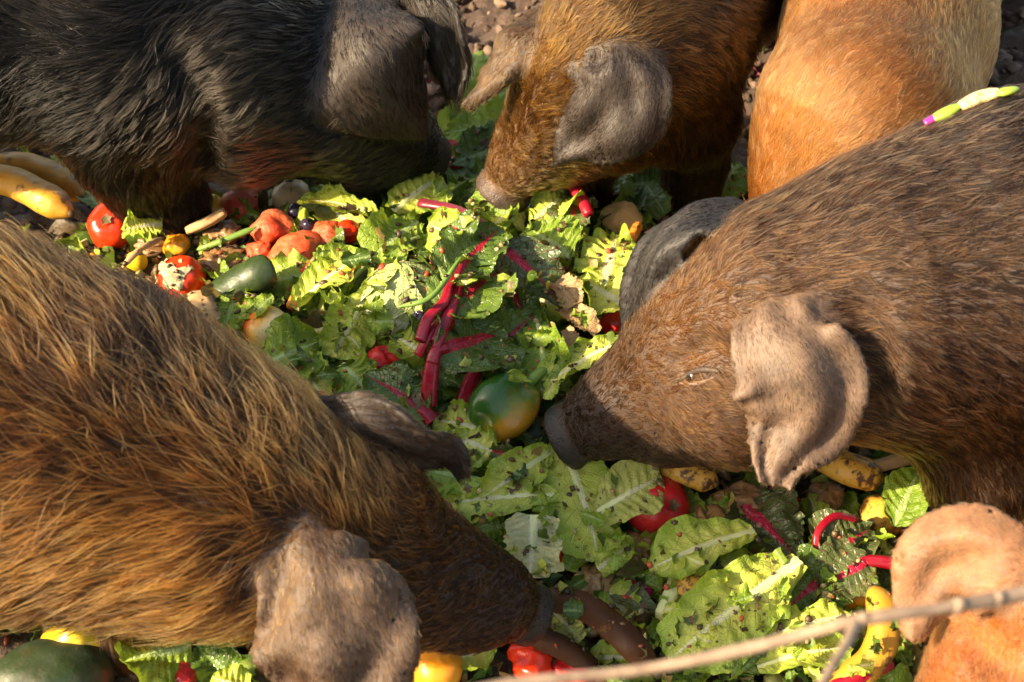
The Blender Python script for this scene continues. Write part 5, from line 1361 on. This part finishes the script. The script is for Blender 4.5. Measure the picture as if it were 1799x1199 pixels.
# ------------------------------------------------------------------ uncountable scraps
def scraps(name, n, mat, cols, size, label, cat, region, flat, zoff, seed, kind='leafy'):
    r = np.random.default_rng(seed); VS, FS, CS = [], [], []; base = 0
    done = 0
    while done < n:
        x, y = region(r)
        s = size[0] * (size[1] / size[0]) ** r.random() 
        if kind == 'leafy':
            k = 5; g = np.stack(np.meshgrid(np.linspace(-1, 1, k), np.linspace(-1, 1, 4), indexing='ij'), -1).reshape(-1, 2)
            z = 0.5 * r.normal() * g[:, 0] ** 2 + 0.5 * r.normal() * g[:, 1] ** 2 + 0.25 * r.normal(size=len(g))
            P = np.stack([g[:, 0] * r.uniform(.7, 1.6), g[:, 1] * r.uniform(.4, 1.0), z * .6], -1) + r.normal(size=(len(g), 3)) * .12
            F = grid_faces(k, 4)
        elif kind == 'straw':
            L = r.uniform(3, 9); q = np.array([[-L, 0, 0], [0, r.normal() * .6, r.normal() * .6], [L, r.normal() * 1.5, 0]])
            V, F = tube(q, [.35, .4, .25], 4, cap=False); P = V; F = np.array(F)
        elif kind == 'clod':
            a = np.linspace(0.2, np.pi - 0.2, 5); b = np.linspace(0, 2 * np.pi, 7, endpoint=False)
            P = np.stack([np.sin(a)[:, None] * np.cos(b), np.sin(a)[:, None] * np.sin(b), np.cos(a)[:, None] + 0 * b], -1).reshape(-1, 3)
            P = P * r.uniform(.6, 1.3, 3) * (1 + .22 * r.normal(size=(len(P), 1)))
            F = grid_faces(5, 7, True)
        else:
            a = np.linspace(0.25, np.pi - 0.25, 4); b = np.linspace(0, 2 * np.pi, 6, endpoint=False)
            P = np.stack([np.sin(a)[:, None] * np.cos(b), np.sin(a)[:, None] * np.sin(b), np.cos(a)[:, None] + 0 * b], -1).reshape(-1, 3)
            P = P * r.uniform(.5, 1.3, 3) * (1 + .18 * r.normal(size=(len(P), 1)))
            F = np.concatenate([grid_faces(4, 6, True), np.array([[0, 1, 2, 3], [0, 3, 4, 5], [18, 21, 20, 19], [18, 23, 22, 21]])])
        an = r.uniform(0, 6.28, 3) * np.array((flat, flat, 1))
        R = np.array(Matrix.Rotation(an[2], 3, 'Z') @ Matrix.Rotation(an[1], 3, 'Y') @ Matrix.Rotation(an[0], 3, 'X'))
        P = P @ R.T * s
        z = zoff(x, y) + s * r.uniform(0.0, 0.9)
        P = P + np.array((x, y, z))
        c = np.array(cols[r.integers(len(cols))]) * r.uniform(.6, 1.25)
        VS.append(P); FS.append(F + base); CS.append(np.tile(np.append(c, 1.0), (len(P), 1))); base += len(P); done += 1
    V, F = np.concatenate(VS), np.concatenate(FS)
    me = mesh_np(name, V, F, MAT[mat], smooth=True)
    set_col(me, 'piece_color', np.concatenate(CS))
    return tag(link(name, me), label, cat, kind='stuff')
def in_heap(r):
    while True:
        x, y = r.uniform(-.95, .95), r.uniform(-.5, .5)
        if float(H(x, y)) > 0.02: return x, y
hz = lambda x, y: float(H(x, y)) - 0.006
scraps('leaf_scraps', 3400, 'scrap', [(.10, .22, .03), (.05, .13, .02), (.30, .40, .07), (.16, .28, .05), (.22, .17, .06), (.08, .05, .02)], (.006, .020), 'small torn leaf scraps strewn through the food heap', 'leaf scraps', in_heap, .35, hz, 51)
scraps('vegetable_bits', 3000, 'bits', [(.16, .09, .04), (.30, .19, .08), (.08, .045, .02), (.42, .07, .03), (.45, .36, .18), (.30, .33, .10), (.48, .18, .03), (.05, .03, .015)], (.003, .011), 'chopped and rotten vegetable bits strewn through the food heap', 'vegetable bits', in_heap, 1, hz, 52, 'chunk')
scraps('straw_bits', 500, 'bits', [(.42, .30, .14), (.25, .16, .07), (.30, .34, .10)], (.0022, .004), 'thin straw and stalk bits strewn through the food heap', 'straw', in_heap, .15, hz, 53, 'straw')
def on_soil(r):
    while True:
        x, y = r.uniform(-1.2, 1.3), r.uniform(-.6, 1.6)
        if float(H(x, y)) < 0.012: return x, y
def sz(x, y): return float(soil_z(np.array(x), np.array(y)))
scraps('soil_clods', 9000, 'clod', [(.10, .06, .04), (.16, .10, .07), (.22, .145, .10), (.06, .036, .025)], (.0025, .013), 'loose soil clods and crumbs lying on the pen floor', 'soil clods', on_soil, 1, sz, 54, 'clod')
def top_gap(r): return (r.uniform(-.12, .03), r.uniform(.45, .75)) if r.random() < .6 else (r.uniform(.28, .75), r.uniform(.4, .9))
scraps('trampled_scraps', 90, 'scrap', [(.12, .22, .04), (.30, .03, .06), (.20, .12, .05), (.07, .13, .03)], (.007, .018), 'trampled leaf scraps on the soil behind the heap', 'leaf scraps', top_gap, .35, sz, 55)

# ------------------------------------------------------------------ shreds dropped on top of the heap
bpy.context.view_layer.update()
DG = bpy.context.evaluated_depsgraph_get()
PIG_NAMES = {g.body.name for g in PIGS}
def drop(x, y):
    ok, loc, nr, ix, ob, mt = scene.ray_cast(DG, Vector((x, y, 0.22)), Vector((0, 0, -1)))
    if not ok or ob.name in PIG_NAMES or (ob.parent and ob.parent.name in PIG_NAMES): return None
    if ob.name.split('.')[0] in ('bell_pepper', 'tomato', 'zucchini', 'cherry_tomato', 'chard_stalk', 'blushing_fruit', 'stem'): return None
    return loc.z
def top_of_heap(r):
    while True:
        x, y = in_heap(r)
        z = drop(x, y)
        if z is not None:
            TOPZ[0] = z; return x, y
TOPZ = [0.0]
tz = lambda x, y: TOPZ[0] - 0.001
r3 = np.random.default_rng(77); made = 0
while made < 55:
    x, y = r3.uniform(30, 1620), r3.uniform(260, 1190)
    if not in_poly(x, y, HEAP_PX) or (x < 570 and y < 540): continue
    q = G(x, y, .03); z = drop(q[0], q[1])
    if z is None: continue
    k = r3.choice(5, p=[.32, .2, .28, .1, .1]); m_, rb, lab, nm = fill[k]
    d0 = max(0.004, z - float(H(q[0], q[1]))); an = r3.uniform(0, 6.28); ln = r3.uniform(24, 52)
    near = min(marks, key=lambda c: (c[0] - x) ** 2 + (c[1] - y) ** 2)[2]
    lab = lab.replace('lying low among the heaped food', 'curled on top by ' + near)
    leaf(nm, m_, (x, y), (x + ln * math.cos(an), y + ln * .75 * math.sin(an)), r3.uniform(22, 46), lab, 'leaf', dz=(d0 + .004, d0 + r3.uniform(.0, .014)), roll=r3.uniform(-50, 50), curl=r3.uniform(.5, 1.6),
         ruffle=r3.uniform(.3, .7), bend=r3.uniform(-.05, .25), kind=r3.choice(['torn', 'torn', 'round']), rib=None, seed=1500 + made, group='curled leaf scraps on top of the heap', nu=18, nv=11, jag=.2)
    made += 1
scraps('leaf_shreds', 1400, 'scrap', [(.12, .22, .025), (.06, .12, .016), (.40, .46, .07), (.20, .30, .04), (.26, .19, .06), (.10, .06, .02)], (.003, .008), 'fine torn leaf shreds lying on top of the food heap', 'leaf shreds', top_of_heap, .3, tz, 61)
scraps('mush_specks', 2400, 'bits', [(.12, .06, .025), (.26, .15, .06), (.06, .032, .014), (.45, .08, .03), (.42, .33, .15), (.05, .028, .012)], (.0012, .0042), 'small wet specks of mush and seeds on top of the food heap', 'mush specks', top_of_heap, 1, tz, 62, 'chunk')

# ------------------------------------------------------------------ food stuck to the dark pig's back
def on_pig(g, px, py, off):
    return g.hit(px, py, off)
dk = PIGS[3]
def back_item(name, mat, pts, r, label, cat, squash=.6, ends=(.3, .3)):
    P = []
    for a, b in pts:
        q = next((y for y in range(b, b + 90, 3) if dk.hit(a, y) is not None), None)
        P.append(None if q is None else dk.hit(a, q + 9, .004))
    P = [p for p in P if p is not None]
    if len(P) < 2: return
    P = spline(np.array(P) + np.array((0, 0, .006)), 16); c = P[8]; t = np.linspace(0, 1, 16)
    V, F = tube(P, r * (ends[0] + (1 - ends[0]) * np.sin(np.pi * t) ** .6), 9, squash=squash)
    o = link(name, mesh_np(name, V - c, F, MAT[mat])); o.location = c
    return tag(o, label, cat)
back_item('pea_pod', 'pea', [(1632, 184), (1662, 182), (1688, 172)], .0075, 'split pea pod under the magenta slice on the pig\'s back', 'pea pod')
back_item('pea_pod', 'pea', [(1748, 128), (1765, 122), (1788, 116)], .0065, 'green pea pod with curled stalk on the pig\'s back', 'pea pod')
back_item('cabbage_slice', 'magenta', [(1622, 186), (1650, 172), (1690, 158)], .005, 'magenta cabbage slice stuck on the pig\'s back', 'cabbage slice', ends=(.7, .5))
back_item('soaked_bread', 'pale', [(1685, 172), (1720, 165), (1755, 150)], .009, 'soggy pale food lump stuck on the pig\'s back', 'food lump', ends=(.6, .4))

# ------------------------------------------------------------------ bare twig between camera and heap
def twig():
    D = 1.02
    def at(px, py, d): return CAM + ray(px, py) * d
    main = spline([at(640, 1260, D - .02), at(890, 1203, D), at(1120, 1178, D + .01), at(1330, 1136, D), at(1500, 1092, D - .01), at(1660, 1068, D), at(1799, 1043, D + .02), at(2050, 985, D + .05), at(2400, 920, D + .1)], 60)
    t = np.linspace(0, 1, 60); w = Wave(1, 40, 8, 5)(t[:, None])
    V, F = tube(main, 0.0030 + 0.0012 * t + 0.0003 * w, 10)
    c = main[0]
    o = link('bare_twig', mesh_np('bare_twig', V - c, F, MAT['bark'])); o.location = c
    tag(o, 'bare brown twig stretched in front of the heap and the red pig', 'twig')
    sp = spline([at(1505, 1093, D - .01), at(1485, 1135, D - .03), at(1450, 1190, D - .05), at(1400, 1270, D - .07)], 20)
    V, F = tube(sp, np.linspace(.0034, .0022, 20), 9); link('side_shoot', mesh_np('side_shoot', V - c, F, MAT['bark']), o)
    for q, s in ((0.52, .004), (0.66, .0046), (0.72, .0044)):
        p = main[int(q * 59)]; a = np.array([p + (0, 0, -.004), p, p + (0.003, 0, .005)])
        V, F = tube(a, [s * .8, s * 1.15, s * .5], 8); link('knot', mesh_np('knot', V - c, F, MAT['bark']), o)
twig()
